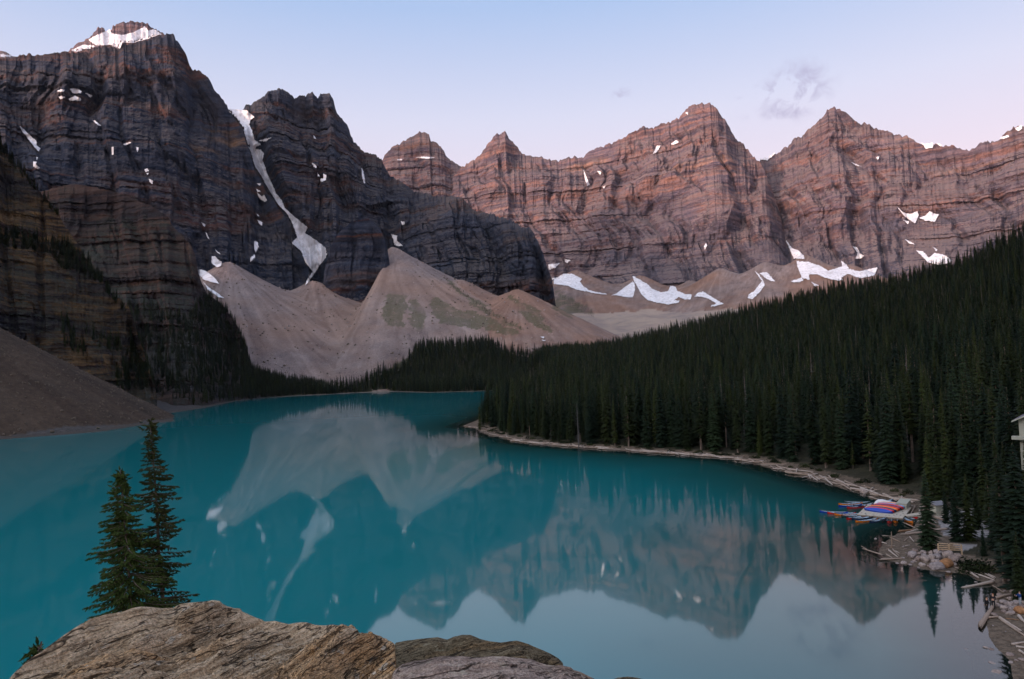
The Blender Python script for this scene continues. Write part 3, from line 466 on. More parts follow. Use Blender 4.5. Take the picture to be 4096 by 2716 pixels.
# ------------------------------------------------------------------ old snow lying on the mountains: traced patches, laid on the surface that shows there
zb_ = np.full((679 // 2 + 2, 1024 // 2 + 2), 1e9)
for o, V, rows in SURF:
    px, py = project(V[:rows]); r_ = np.hypot(V[:rows, :, 0], V[:rows, :, 1]); ok = (px > 0) & (px < 1023) & (py > 0) & (py < 678)
    np.minimum.at(zb_, ((py[ok] / 2).astype(int), (px[ok] / 2).astype(int)), r_[ok])
SNOW = [Z1(p) for p in [
    [(600, 275), (640, 250), (700, 225), (740, 205), (755, 235), (830, 245), (900, 225), (960, 195), (975, 185), (1000, 215), (1040, 205), (1090, 240), (1000, 275), (900, 300), (825, 300), (810, 340), (740, 315), (660, 320), (610, 290)],
    [(475, 352), (560, 310), (660, 318), (600, 345), (510, 362)], [(0, 375), (20, 370), (40, 378), (80, 375), (70, 392), (0, 395)],
    [(380, 630), (410, 617), (437, 622), (430, 634)], [(468, 612), (510, 608), (552, 628), (545, 642), (490, 642)], [(393, 668), (420, 660), (442, 672), (410, 682)], [(460, 684), (490, 666), (508, 655), (520, 665), (547, 680), (540, 692), (470, 692)], [(576, 642), (600, 648), (622, 660), (610, 670), (590, 652)],
    [(135, 862), (160, 885), (200, 925), (250, 965), (248, 990), (272, 1015), (262, 1035), (230, 1000), (190, 950), (150, 900)], [(223, 1103), (247, 1103), (240, 1125), (272, 1147), (250, 1152), (226, 1135)], [(243, 1072), (258, 1074), (250, 1090)],
    [(628, 828), (642, 828), (682, 862), (663, 860)], [(826, 987), (870, 970), (888, 973), (850, 992)], [(918, 1003), (934, 1008), (928, 1042)], [(753, 1003), (767, 1003), (764, 1057), (753, 1052)], [(973, 1155), (995, 1148), (1004, 1165), (985, 1174)], [(985, 1176), (1002, 1180), (996, 1193)], [(1006, 1218), (1032, 1232), (1026, 1252), (1010, 1240)],
    [(1733, 1248), (1760, 1250), (1750, 1264)], [(1728, 1283), (1760, 1300), (1738, 1304)], [(1733, 1308), (1765, 1335), (1782, 1323), (1802, 1360), (1785, 1372), (1748, 1345)], [(1733, 1453), (1754, 1465), (1738, 1468)], [(1738, 1493), (1772, 1510), (1766, 1534), (1746, 1515)], [(1358, 1508), (1387, 1525), (1378, 1540)],
    [(1547, 740), (1600, 750), (1665, 755), (1715, 800), (1690, 815), (1680, 850), (1700, 890), (1715, 950), (1760, 985), (1725, 1000), (1720, 1012), (1760, 1020), (1780, 1045), (1770, 1090), (1790, 1140), (1800, 1180), (1830, 1240), (1860, 1310), (1900, 1360), (1920, 1410), (1990, 1475), (2060, 1530), (2075, 1545), (2055, 1580), (2120, 1619), (2195, 1679), (2205, 1734), (2140, 1819), (2110, 1869), (2060, 1932), (2070, 1894), (2110, 1839), (2060, 1779), (2030, 1699), (1965, 1644), (2005, 1609), (1975, 1520), (1930, 1440), (1880, 1390), (1820, 1300), (1770, 1210), (1720, 1130), (1700, 1060), (1660, 950), (1640, 870), (1600, 810), (1550, 765)],
    [(2103, 1108), (2132, 1125), (2134, 1142), (2115, 1132)], [(2140, 1173), (2157, 1200), (2145, 1198)], [(2180, 1180), (2202, 1190), (2197, 1222), (2168, 1237), (2158, 1215), (2180, 1215)], [(1745, 957), (1832, 938), (1790, 963)], [(2113, 918), (2132, 947), (2116, 942)]]] + \
  [Z2(p) for p in [[(510, 993), (537, 998), (537, 1015), (520, 1022)], [(445, 1080), (485, 1090), (485, 1125), (525, 1160), (470, 1158), (463, 1120)], [(247, 635), (258, 655), (264, 690), (274, 737), (262, 740), (250, 690)], [(485, 577), (520, 570), (520, 580)], [(610, 560), (690, 555), (740, 562), (690, 570)], [(1743, 638), (1762, 690), (1787, 747), (1768, 752), (1753, 700)], [(1833, 648), (1862, 660), (1855, 682)], [(1868, 762), (1897, 748), (1880, 768)]]] + \
  [Z4(p) for p in [[(1428, 388), (1452, 388), (1465, 408), (1494, 425), (1490, 452), (1465, 462), (1426, 435)], [(1333, 473), (1400, 493), (1440, 525), (1477, 570), (1430, 562), (1380, 548), (1345, 520)], [(1365, 553), (1400, 590), (1460, 630), (1512, 670), (1470, 660), (1400, 610)], [(1716, 288), (1737, 293), (1747, 325), (1725, 360), (1716, 340)], [(1688, 400), (1717, 376), (1722, 395), (1688, 427)], [(1363, 163), (1384, 180), (1373, 190)], [(1383, 218), (1417, 277), (1400, 267)], [(1453, 343), (1487, 374), (1470, 370)]]] + \
  [Z3(p) for p in [[(18, 502), (45, 453), (67, 453), (40, 497)], [(133, 442), (165, 416), (182, 432), (150, 447)], [(223, 245), (240, 240), (240, 257)], [(343, 1087), (355, 1066), (362, 1080), (348, 1107)],
    [(1565, 840), (1600, 875), (1650, 885), (1690, 865), (1700, 890), (1675, 945), (1640, 920), (1600, 890)], [(1705, 908), (1740, 895), (1770, 865), (1795, 880), (1825, 885), (1800, 935), (1760, 925), (1745, 930)], [(1590, 890), (1605, 925), (1640, 930), (1630, 950), (1600, 915)],
    [(1690, 424), (1740, 437), (1790, 430), (1790, 465), (1745, 472), (1725, 445)], [(1810, 433), (1857, 448), (1835, 460)], [(2205, 407), (2265, 385), (2272, 397), (2230, 410)], [(2308, 345), (2350, 323), (2370, 333), (2330, 362)], [(1613, 1043), (1645, 1060), (1677, 1077), (1640, 1070)], [(1685, 1115), (1725, 1120), (1765, 1160), (1800, 1130), (1850, 1140), (1890, 1160), (1910, 1180), (1840, 1210), (1760, 1190), (1720, 1150)], [(1788, 1090), (1817, 1110), (1810, 1120)],
    [(1285, 1090), (1310, 1095), (1325, 1130), (1355, 1150), (1330, 1168), (1300, 1165), (1312, 1130)], [(860, 1050), (885, 1080), (900, 1100), (940, 1115), (975, 1150), (975, 1165), (910, 1165), (890, 1120)],
    [(925, 1180), (1000, 1185), (1060, 1205), (1130, 1240), (1180, 1225), (1215, 1215), (1210, 1180), (1240, 1200), (1260, 1230), (1330, 1245), (1440, 1220), (1420, 1270), (1330, 1290), (1250, 1260), (1210, 1285), (1220, 1300), (1190, 1305), (1100, 1285), (1060, 1265), (1005, 1265), (1010, 1300), (960, 1285), (935, 1220)], [(885, 1310), (960, 1285), (970, 1300), (945, 1315)], [(1018, 1310), (1067, 1335), (1040, 1340)],
    [(665, 1245), (690, 1265), (720, 1310), (725, 1335), (690, 1380), (650, 1420), (618, 1415), (625, 1390), (660, 1370), (708, 1305), (685, 1275)], [(690, 1256), (740, 1250), (790, 1307), (760, 1307)], [(1268, 553), (1337, 584), (1300, 577)], [(1428, 525), (1452, 518), (1440, 542)], [(650, 508), (700, 530), (740, 524), (800, 490), (770, 523), (740, 545), (690, 538)]]] + \
  [Z9(p) for p in [[(148, 430), (195, 432), (270, 390), (355, 385), (400, 405), (465, 438), (445, 470), (480, 515), (540, 560), (600, 575), (735, 600), (700, 607), (600, 592), (500, 570), (400, 550), (320, 515), (160, 490)], [(780, 612), (830, 595), (900, 540), (1000, 470), (1020, 480), (1025, 560), (1000, 635), (960, 635), (850, 617)],
    [(1000, 410), (1060, 440), (1170, 505), (1200, 545), (1300, 580), (1370, 570), (1400, 515), (1450, 525), (1470, 565), (1550, 600), (1620, 605), (1610, 655), (1560, 660), (1480, 630), (1440, 665), (1490, 670), (1480, 690), (1370, 710), (1250, 690), (1150, 660), (1090, 600), (1050, 520), (1015, 465)], [(1650, 625), (1690, 585), (1740, 575), (1790, 605), (1880, 660), (1920, 685), (1960, 705), (1880, 720), (1820, 740), (1830, 720), (1880, 700), (1800, 650), (1740, 630)],
    [(25, 1055), (70, 1052), (62, 1070)], [(45, 1085), (92, 1088), (70, 1096)], [(285, 235), (345, 245), (315, 275), (290, 265)], [(115, 290), (240, 275), (180, 330), (120, 350)]]]
for o, V, rows in SURF:
    nr, nc = V.shape[:2]; F = grid_faces(rows, nc); px, py = project(V[:rows]); px = px.ravel(); py = py.ravel(); Vf = V[:rows].reshape(-1, 3)
    rr_ = np.hypot(Vf[:, 0], Vf[:, 1]); fx = px[F].mean(1); fy = py[F].mean(1); fr_ = rr_[F].mean(1)
    jx = fx + .9 * fbm(Vf[F[:, 0], 0] / 14, Vf[F[:, 0], 1] / 14, Vf[F[:, 0], 2] / 14, 3); jy = fy + .9 * fbm(Vf[F[:, 0], 0] / 14, Vf[F[:, 0], 1] / 14, Vf[F[:, 0], 2] / 14 + 9, 3)
    vis = (fx > 1) & (fx < 1022) & (fy > 1) & (fy < 677)
    zz = np.full(len(F), 1e9); zz[vis] = zb_[(fy[vis] / 2).astype(int), (fx[vis] / 2).astype(int)]; vis &= fr_ < zz * 1.12 + 5
    vis &= fr_ > 900
    K = 4 if o is ground_o else 2; tt_ = np.linspace(0, 1, K + 1); lift = 9.0 if o is not ground_o else 3.0
    for poly in SNOW:
        pa = np.array(poly); ids = np.nonzero(vis & (fx > pa[:, 0].min() - 3) & (fx < pa[:, 0].max() + 3) & (fy > pa[:, 1].min() - 3) & (fy < pa[:, 1].max() + 3))[0]
        if not len(ids): continue
        q = Vf[F[ids]]; U, W = np.meshgrid(tt_, tt_); wts = np.stack([(1 - U) * (1 - W), U * (1 - W), U * W, (1 - U) * W], -1).reshape(-1, 4)     # each quad split finer so the edge follows the trace
        S = np.einsum('kc,fcd->fkd', wts, q); sf = grid_faces(K + 1, K + 1); AF = (np.arange(len(ids))[:, None, None] * (K + 1) ** 2 + sf[None]).reshape(-1, 4); S = S.reshape(-1, 3)
        ctr = S[AF].mean(1); cx_, cy_ = project(ctr); m3 = ctr / 11; cx_ = cx_ + .8 * fbm(m3[:, 0], m3[:, 1], m3[:, 2], 3); cy_ = cy_ + .8 * fbm(m3[:, 0], m3[:, 1], m3[:, 2] + 9, 3)
        AF = AF[in_poly(cx_, cy_, pa)]
        if len(AF) < 4: continue
        _, first, inv = np.unique(np.round(S * 20).astype(np.int64), axis=0, return_index=True, return_inverse=True); f = inv.reshape(-1)[AF]; used, inv2 = np.unique(f, return_inverse=True); P = S[first][used].copy(); f = inv2.reshape(-1, 4)
        inner = np.bincount(f.ravel(), minlength=len(P)) >= 4
        for it in range(8):     # snow fills the hollows: relax, then lift clear of the rock
            acc = np.zeros_like(P); cnt = np.zeros(len(P))
            for a_, b_ in ((0, 1), (1, 2), (2, 3), (3, 0)):
                np.add.at(acc, f[:, a_], P[f[:, b_]]); np.add.at(cnt, f[:, a_], 1); np.add.at(acc, f[:, b_], P[f[:, a_]]); np.add.at(cnt, f[:, b_], 1)
            P = np.where(inner[:, None], .5 * P + .5 * acc / np.maximum(cnt, 1)[:, None], P)
        k = np.hypot(P[:, 0], P[:, 1]); P[:, :2] *= (1 - lift / k)[:, None]; P[:, 2] += 2.0
        obj('snow_patch', mesh_from('snow_patch', P, f, True), M_snow, o)
# ------------------------------------------------------------------ conifers
def leaf_mat(name, lo, hi, brown=(.10, .06, .025)):
    t = NT(name); rnd = t.n('ObjectInfo').outputs['Random']
    nz = t.noise(t.coord('Object', (.5, .5, .5)), 1.0, 3, .6)
    f = t.math('ADD', t.math('MULTIPLY', rnd, .65), t.math('MULTIPLY', nz, .5))
    c = t.mix(t.rng(f, .2, .95), lo, hi)
    c = t.mix(t.rng(rnd, .86, .97, 0, .8), c, tuple(min(1, q * 1.3) for q in hi))
    c = t.mix(t.rng(nz, .66, .80, 0, .35), c, brown)
    return t.pbsdf(c, .75, None, .15)
M_leaf = leaf_mat('conifer_needles', (.003, .009, .003), (.024, .032, .007))
M_leaf_blue = leaf_mat('conifer_needles_bluish', (.004, .011, .006), (.017, .030, .012))
t = NT('conifer_bark'); nb_ = t.noise(t.coord('Object', (3, 3, .6)), 1.0, 4, .6)
M_bark = t.pbsdf(t.ramp(nb_, [(.3, (.055, .042, .034)), (.55, (.15, .115, .09)), (.75, (.24, .20, .165))]), .95, t.bump(nb_, .6, .05), .1)
t = NT('dead_wood_grey'); nb_ = t.noise(t.coord('Object', (2, 2, 1)), 1.0, 4, .6)
M_dead = t.pbsdf(t.ramp(nb_, [(.3, (.06, .055, .055)), (.7, (.15, .14, .135))]), .95, None, .1)

def tube(pts, rad, n=6, cap=True):
    """Tapered tube along a line of points."""
    pts = np.asarray(pts, float); V = []; F = []
    up = np.array([.13, .31, .94])
    for i, p in enumerate(pts):
        d = pts[min(i + 1, len(pts) - 1)] - pts[max(i - 1, 0)]; d = d / (np.linalg.norm(d) + 1e-9)
        a = np.cross(d, up if abs(d @ up) < .9 else np.array([1., 0, 0])); a /= np.linalg.norm(a); b = np.cross(d, a)
        for k in range(n):
            th = 2 * math.pi * k / n; V.append(p + rad[i] * (math.cos(th) * a + math.sin(th) * b))
    for i in range(len(pts) - 1):
        for k in range(n):
            k2 = (k + 1) % n; F.append((i * n + k, i * n + k2, (i + 1) * n + k2, (i + 1) * n + k))
    if cap: F.append(tuple(range(n - 1, -1, -1))); F.append(tuple((len(pts) - 1) * n + k for k in range(n)))
    return V, F
class MB:
    def __init__(s): s.V = []; s.F = []
    def add(s, V, F):
        o = len(s.V); s.V += [tuple(v) for v in V]; s.F += [tuple(i + o for i in f) for f in F]; return s
    def box(s, x0, x1, y0, y1, z0, z1):
        return s.add([(x, y, z) for z in (z0, z1) for y in (y0, y1) for x in (x0, x1)], [(0, 2, 3, 1), (4, 5, 7, 6), (0, 1, 5, 4), (2, 6, 7, 3), (0, 4, 6, 2), (1, 3, 7, 5)])
    def mesh(s, name, smooth=False): return mesh_from(name, np.array(s.V), s.F, smooth)

def spruce(seed, H=20.0, R=2.4, base=.05, whorl=.48, n=7, droop=.38, power=.75, gaps=.06, lean=0.0):
    """One conifer: trunk mesh and crown mesh of drooping needle sprays."""
    g = random.Random(seed); T = MB(); K = MB()
    bend = [(lean * H * (k / 8) ** 2 + .05 * g.uniform(-1, 1), .05 * g.uniform(-1, 1), H * k / 8 * .99) for k in range(9)]; bend[0] = (0, 0, -.8)
    T.add(*tube(bend, [.014 * H * (1 - k / 8.3) + .02 for k in range(9)], 6))
    y = base * H
    while y < H * .985:
        tt = y / H; prof = (1 - tt) ** power * (1 if tt > base + .1 else .75 + .25 * (tt - base) / .1); cx = lean * H * tt * tt
        for k in range(n):
            if g.random() < gaps: continue
            L = max(.22, R * prof * g.uniform(.62, 1.18)); a = 2 * math.pi * (k + g.uniform(-.45, .45)) / n + y * 2.4; zz = y + g.uniform(-.25, .25)
            for off, ls, dz in ((0, 1, 0), (g.uniform(.25, .5), g.uniform(.6, .85), -.06), (-g.uniform(.25, .5), g.uniform(.6, .85), -.06)):
                l = L * ls; ca, sa = math.cos(a + off), math.sin(a + off); dr = droop * g.uniform(.7, 1.3); w = .16 * l + .10
                root = (cx + .06 * ca, .06 * sa, zz); tip = (cx + l * ca, l * sa, zz - dr * l + dz)
                m = .58; mx, my, mz = cx + m * l * ca, m * l * sa, zz - dr * l * m * .85 + dz
                K.add([root, (mx - sa * w, my + ca * w, mz - .28 * w - .05), tip, (mx + sa * w, my - ca * w, mz - .28 * w - .05)], [(0, 1, 2), (0, 2, 3)])
        y += whorl * g.uniform(.7, 1.3) * (1 if tt < .8 else .75)
    tx = lean * H
    for k in range(5):
        a = k * 1.3; K.add([(tx, 0, H * .96), (tx + .1 * math.cos(a), .1 * math.sin(a), H * .975), (tx, 0, H + .15)], [(0, 1, 2)])
    return T.mesh('trunk'), K.mesh('crown')
KINDS_ = [spruce(1, R=2.9), spruce(2, R=2.5, power=.85, droop=.45), spruce(3, R=3.4, whorl=.55, n=8, droop=.30), spruce(4, R=2.1, power=.6, droop=.5, base=.10), spruce(5, R=2.9, base=.22, gaps=.2, whorl=.6), spruce(6, R=2.7, power=.65, base=.03, n=8), spruce(7, R=2.5, base=.34, gaps=.18, power=.55, droop=.3), spruce(8, R=2.3, gaps=.12, lean=.012), spruce(19, R=1.5, gaps=.72, whorl=.8, droop=.5, base=.12)]
for i, (tm, km) in enumerate(KINDS_): tm.materials.append(M_bark); km.materials.append(M_dead if i == 8 else M_leaf_blue if i in (2, 5) else M_leaf)
def conifer(loc, h, kind, label, group, rot=None, fat=1.0, cat='tree'):
    e = bpy.data.objects.new('conifer', None); C.objects.link(e); e.location = loc; s = h / 20.0
    e.scale = (s * fat, s * fat, s); e.rotation_euler = (0, 0, random.uniform(0, 6.28) if rot is None else rot); e.empty_display_size = .5
    tag(e, label, cat, group)
    tm, km = KINDS_[kind]; a = obj('trunk', tm, None, e); b = obj('crown', km, None, e); return e, a, b

# right-hand forest -------------------------------------------------------------------
g2 = np.random.default_rng(11)
def scatter(x0, x1, y0, y1, sp):
    nx = int((x1 - x0) / sp); ny = int((y1 - y0) / sp); xs, ys = np.meshgrid(np.arange(nx), np.arange(ny))
    return x0 + (xs.ravel() + g2.uniform(0, 1, nx * ny)) * sp, y0 + (ys.ravel() + g2.uniform(0, 1, nx * ny)) * sp
fx_, fy_ = scatter(-60, 900, 60, 1350, 4.3)
r_ = np.hypot(fx_, fy_); a_ = np.arctan2(fx_, fy_); keep = (a_ > az_of(466)) & (a_ < az_of(1060)) & (r_ < np.interp(a_, _saz, _srk) + 90)
keep &= g2.uniform(0, 1, len(r_)) < np.clip(1.25 - r_ / 1500, .45, 1.0)
fx_, fy_, r_, a_ = fx_[keep], fy_[keep], r_[keep], a_[keep]
tz, tal_, ins_, dsh_, tt_ = terrain(fx_, fy_)
bx, by = project(np.stack([fx_, fy_, tz], -1))
CLEAR = [[(868, 500), (905, 496), (960, 500), (1000, 505), (1024, 520), (1040, 560), (1040, 700), (860, 700), (866, 540)], [(1003, 438), (1045, 434), (1045, 490), (1003, 470)]]
ok = ins_ & ~tal_ & (dsh_ > 6.5 + 3.5 * fbm(fx_ / 25, fy_ / 25, .3, 2) + np.where(r_ < 350, 0, 2)) & (tz > .4)
for p in CLEAR: ok &= ~in_poly(bx, by, p)
path = np.array(ground(np.array([738., 745, 752, 800, 806, 809]), np.array([447., 452, 458, 466, 459, 452])))      # trodden path down to the shore
ok &= seg_dist(fx_, fy_, path[3:, :2]) > 2.2
ok &= seg_dist(fx_, fy_, path[:3, :2]) > 1.2
fx_, fy_, tz, r_, dsh_ = fx_[ok], fy_[ok], tz[ok], r_[ok], dsh_[ok]
n_ = len(fx_); th = np.clip(g2.normal(18.0, 5.0, n_), 6, 29) * np.where(dsh_ < 10, .92, 1.0) * np.where(r_ < 320, 1.06, 1.0); kd = g2.choice(9, n_, p=[.19, .175, .12, .155, .09, .12, .05, .085, .015])
th = np.where(g2.uniform(0, 1, n_) < .13, th * .5, th)
th = th * np.where(g2.uniform(0, 1, n_) < .06, 1.2, 1.0); th = np.minimum(th, 24.5 + g2.uniform(-2, 2, n_)); size = th / r_ * np.where(dsh_ < 42, 1, .25); order = np.argsort(-size); big = order[:270]; rest = order[270:]
proto = {}
ZONES = [(505, 'at the tip of the wooded point'), (545, 'near the tip of the wooded point'), (590, 'around the bare grey tree'), (640, 'just right of the bare grey tree'), (690, 'midway along the forest shore'), (735, 'left of the lakeside path'), (775, 'behind the lakeside path'), (815, 'right of the lakeside path'), (850, 'above the thickest driftwood'), (885, 'behind the canoe dock'), (930, 'above the storage box'), (975, 'left of the lodge'), (1100, 'close around the lodge')]
KWORD = ['full', 'narrow', 'broad blue-green', 'slender', 'thin high-crowned', 'dense blue-green', 'bare-trunked', 'slim', 'dead grey']
fpx, fpy = project(np.stack([fx_, fy_, tz], -1))
def tree_label(i):
    hw = 'very tall' if th[i] > 23 else 'tall' if th[i] > 18.5 else 'medium' if th[i] > 13 else 'short' if th[i] > 9 else 'very short'; row = 'at the water edge' if dsh_[i] < 11 else 'in the second rank' if dsh_[i] < 20 else 'standing back'
    return f"{hw} {KWORD[int(kd[i])]} conifer {row} {next(w for x_, w in ZONES if fpx[i] < x_)}"
for i in big:
    e, a, b = conifer((fx_[i], fy_[i], tz[i] - .3), th[i], int(kd[i]), tree_label(i), 'conifers at the front of the right shore forest', fat=g2.uniform(.85, 1.2))
    proto.setdefault(int(kd[i]), (a, b))
for k in range(9):
    if k not in proto: i = big[k]; e, a, b = conifer((fx_[i] + 2, fy_[i] + 3, tz[i] - .3), th[i], k, 'dark green conifer in the front rows of the forest along the right shore', 'conifers at the front of the right shore forest'); proto[k] = (a, b)

def forest_nodes():
    ng = bpy.data.node_groups.new('forest_scatter', 'GeometryNodeTree')
    ng.interface.new_socket('Geometry', in_out='INPUT', socket_type='NodeSocketGeometry'); ng.interface.new_socket('Geometry', in_out='OUTPUT', socket_type='NodeSocketGeometry')
    N = ng.nodes; L = ng.links; gi = N.new('NodeGroupInput'); go = N.new('NodeGroupOutput'); jn = N.new('GeometryNodeJoinGeometry')
    def named(name, dt):
        q = N.new('GeometryNodeInputNamedAttribute'); q.data_type = dt; q.inputs[0].default_value = name; return q.outputs[0]
    var = named('var', 'INT'); scl = named('scl', 'FLOAT_VECTOR'); rot = named('rot', 'FLOAT_VECTOR')
    for k in range(9):
        j = N.new('GeometryNodeJoinGeometry')
        for o in proto[k]:
            oi = N.new('GeometryNodeObjectInfo'); oi.transform_space = 'ORIGINAL'; oi.inputs['Object'].default_value = o; L.new(oi.outputs['Geometry'], j.inputs[0])
        cmp_ = N.new('FunctionNodeCompare'); cmp_.data_type = 'INT'; cmp_.operation = 'EQUAL'; L.new(var, cmp_.inputs[2]); cmp_.inputs[3].default_value = k
        ip = N.new('GeometryNodeInstanceOnPoints'); L.new(gi.outputs[0], ip.inputs['Points']); L.new(cmp_.outputs[0], ip.inputs['Selection']); L.new(j.outputs[0], ip.inputs['Instance'])
        e2r = N.new('FunctionNodeEulerToRotation'); L.new(rot, e2r.inputs[0]); L.new(e2r.outputs[0], ip.inputs['Rotation']); L.new(scl, ip.inputs['Scale']); L.new(ip.outputs[0], jn.inputs[0])
    L.new(jn.outputs[0], go.inputs[0]); return ng
FN = forest_nodes()
def forest(label, P, h, kinds):
    n = len(P); me = bpy.data.meshes.new('forest'); me.vertices.add(n); me.vertices.foreach_set('co', np.asarray(P, np.float32).ravel())
    s = h / 20.0; f = s * g2.uniform(.85, 1.2, n)
    a = me.attributes.new('var', 'INT', 'POINT'); a.data.foreach_set('value', np.asarray(kinds, np.int32))
    a = me.attributes.new('scl', 'FLOAT_VECTOR', 'POINT'); a.data.foreach_set('vector', np.stack([f, f, s], -1).astype(np.float32).ravel())
    a = me.attributes.new('rot', 'FLOAT_VECTOR', 'POINT'); a.data.foreach_set('vector', np.stack([g2.normal(0, .02, n), g2.normal(0, .02, n), g2.uniform(0, 6.28, n)], -1).astype(np.float32).ravel())
    me.update(); o = obj('forest', me); tag(o, label, 'forest', None, 'stuff'); m = o.modifiers.new('scatter', 'NODES'); m.node_group = FN; return o
forest('dense conifer forest covering the hillside above the right shore', np.stack([fx_, fy_, tz - .3], -1)[rest], th[rest], kd[rest])

# forest on the delta at the head of the lake --------------------------------------------
x, y = scatter(-560, 150, 950, 1560, 4.4); r = np.hypot(x, y); a = np.arctan2(x, y)
z, tl, ins, ds, _ = terrain(x, y); ex = az_interp([(300, 1215), (345, 1300), (385, 1300), (399, 1310), (411, 1330), (418, 1430), (440, 1460), (505, 1450), (560, 1480), (600, 1500)], a)
ok = ins & (a > az_of(290)) & (a < az_of(600)) & (r < ex + 14 * noise3(x / 40, y / 40, .5)) & (ds > 7) & ((a > az_of(408)) | ~tl | (z < 45)); ok &= g2.uniform(0, 1, len(x)) < .85
qx, qy = project(np.stack([x, y, z], -1)); lim = np.interp(qx, *np.array(DEL).T); ok &= qy > lim + 2.5 * noise3(x / 30, y / 30, 2.5)
n = ok.sum(); forest('conifer forest on the flat at the head of the lake below the scree fans', np.stack([x, y, z - .3], -1)[ok], np.clip(g2.normal(17, 4, n), 6, 25), g2.choice(8, n))

# trees clinging to the slopes on the left ------------------------------------------------
def on_surface(si, polys, n, hmin, hmax, label, minz=1.0):
    o, V, rows = SURF[si]; P = V[:rows].reshape(-1, 3); px, py = project(P); sel = np.zeros(len(P), bool)
    for q in polys: sel |= in_poly(px, py, q)
    sel &= P[:, 2] > minz; ids = np.nonzero(sel)[0]; w = np.hypot(P[ids, 0], P[ids, 1]); ids = g2.choice(ids, min(n, len(ids)), replace=False)
    Q = P[ids].copy(); Q[:, :2] *= 1 + 1.5 / np.hypot(Q[:, 0], Q[:, 1])[:, None]; Q[:, 2] -= .8
    return forest(label, Q, g2.uniform(hmin, hmax, len(Q)), g2.choice(8, len(Q)))
I_NEAR, I_HUMP, I_GROUND = 8, 9, 10
on_surface(I_HUMP, [Z4([(880, 700), (1130, 745), (1250, 800), (1370, 660), (1420, 650), (1530, 700), (1560, 750), (1630, 880), (1660, 1000), (1690, 1085), (1850, 1150), (2150, 1210), (2340, 1250), (2340, 1310), (1650, 1345), (1350, 1385), (1200, 1345), (800, 1290), (700, 900)])], 4200, 8, 19, 'dark conifer forest on the steep slope of the far left shore')
on_surface(I_HUMP, [Z1([(620, 1250), (760, 1280), (960, 1360), (1060, 1400), (1050, 1420), (900, 1370), (700, 1300)]), Z4([(640, 160), (760, 140), (760, 200), (640, 200)])], 110, 4, 9, 'scattered small conifers along the top of the dark rock shoulder')
on_surface(I_NEAR, [Z4([(-20, 200), (200, 240), (330, 280), (440, 300), (610, 430), (700, 560), (640, 560), (420, 470), (340, 380), (180, 340), (-20, 330)]), Z1([(-20, 900), (20, 985), (130, 1125), (270, 1280), (400, 1450), (380, 1470), (240, 1300), (100, 1150), (-20, 1030)])], 420, 7, 15, 'conifers on the ledges of the dark near cliff on the left')
on_surface(I_NEAR, [Z4([(640, 480), (760, 640), (900, 800), (960, 1000), (1045, 1240), (960, 1290), (760, 1270), (820, 1100), (880, 1000), (860, 800), (740, 660), (620, 520)]), Z4([(410, 830), (460, 830), (520, 1000), (640, 1010), (560, 1060), (420, 1000)]), Z4([(560, 880), (800, 960), (830, 1040), (640, 1010)])], 330, 8, 17, 'conifers growing down the right side of the dark near cliff')
on_surface(I_GROUND, [Z4([(1630, 1000), (1690, 1110), (1760, 1150), (1850, 1185), (2150, 1250), (2340, 1275), (2340, 1305), (2000, 1322), (1650, 1348), (1560, 1350)])], 1000, 8, 18, 'belt of conifers along the far left shore at the foot of the pale scree', .6)
on_surface(I_GROUND, [VEG[4]], 260, 4, 9, 'narrow strip of small conifers running down the scree fan')
on_surface(I_GROUND, [Z5([(1600, 120), (1680, 170), (1820, 260), (1810, 285), (1680, 240), (1600, 200)])], 90, 7, 13, 'small conifers on the moraine below the snowfields')
on_surface(I_GROUND, [Z4([(800, 1290), (960, 1300), (1160, 1305), (1340, 1395), (1200, 1330), (940, 1310)])], 60, 5, 12, 'small conifers at the top of the grey scree by the left shore')
on_surface(I_GROUND, [VEG[0], VEG[1], VEG[2], VEG[3]], 1500, 1.6, 3.6, 'low dark shrubs scattered over the scree fan')
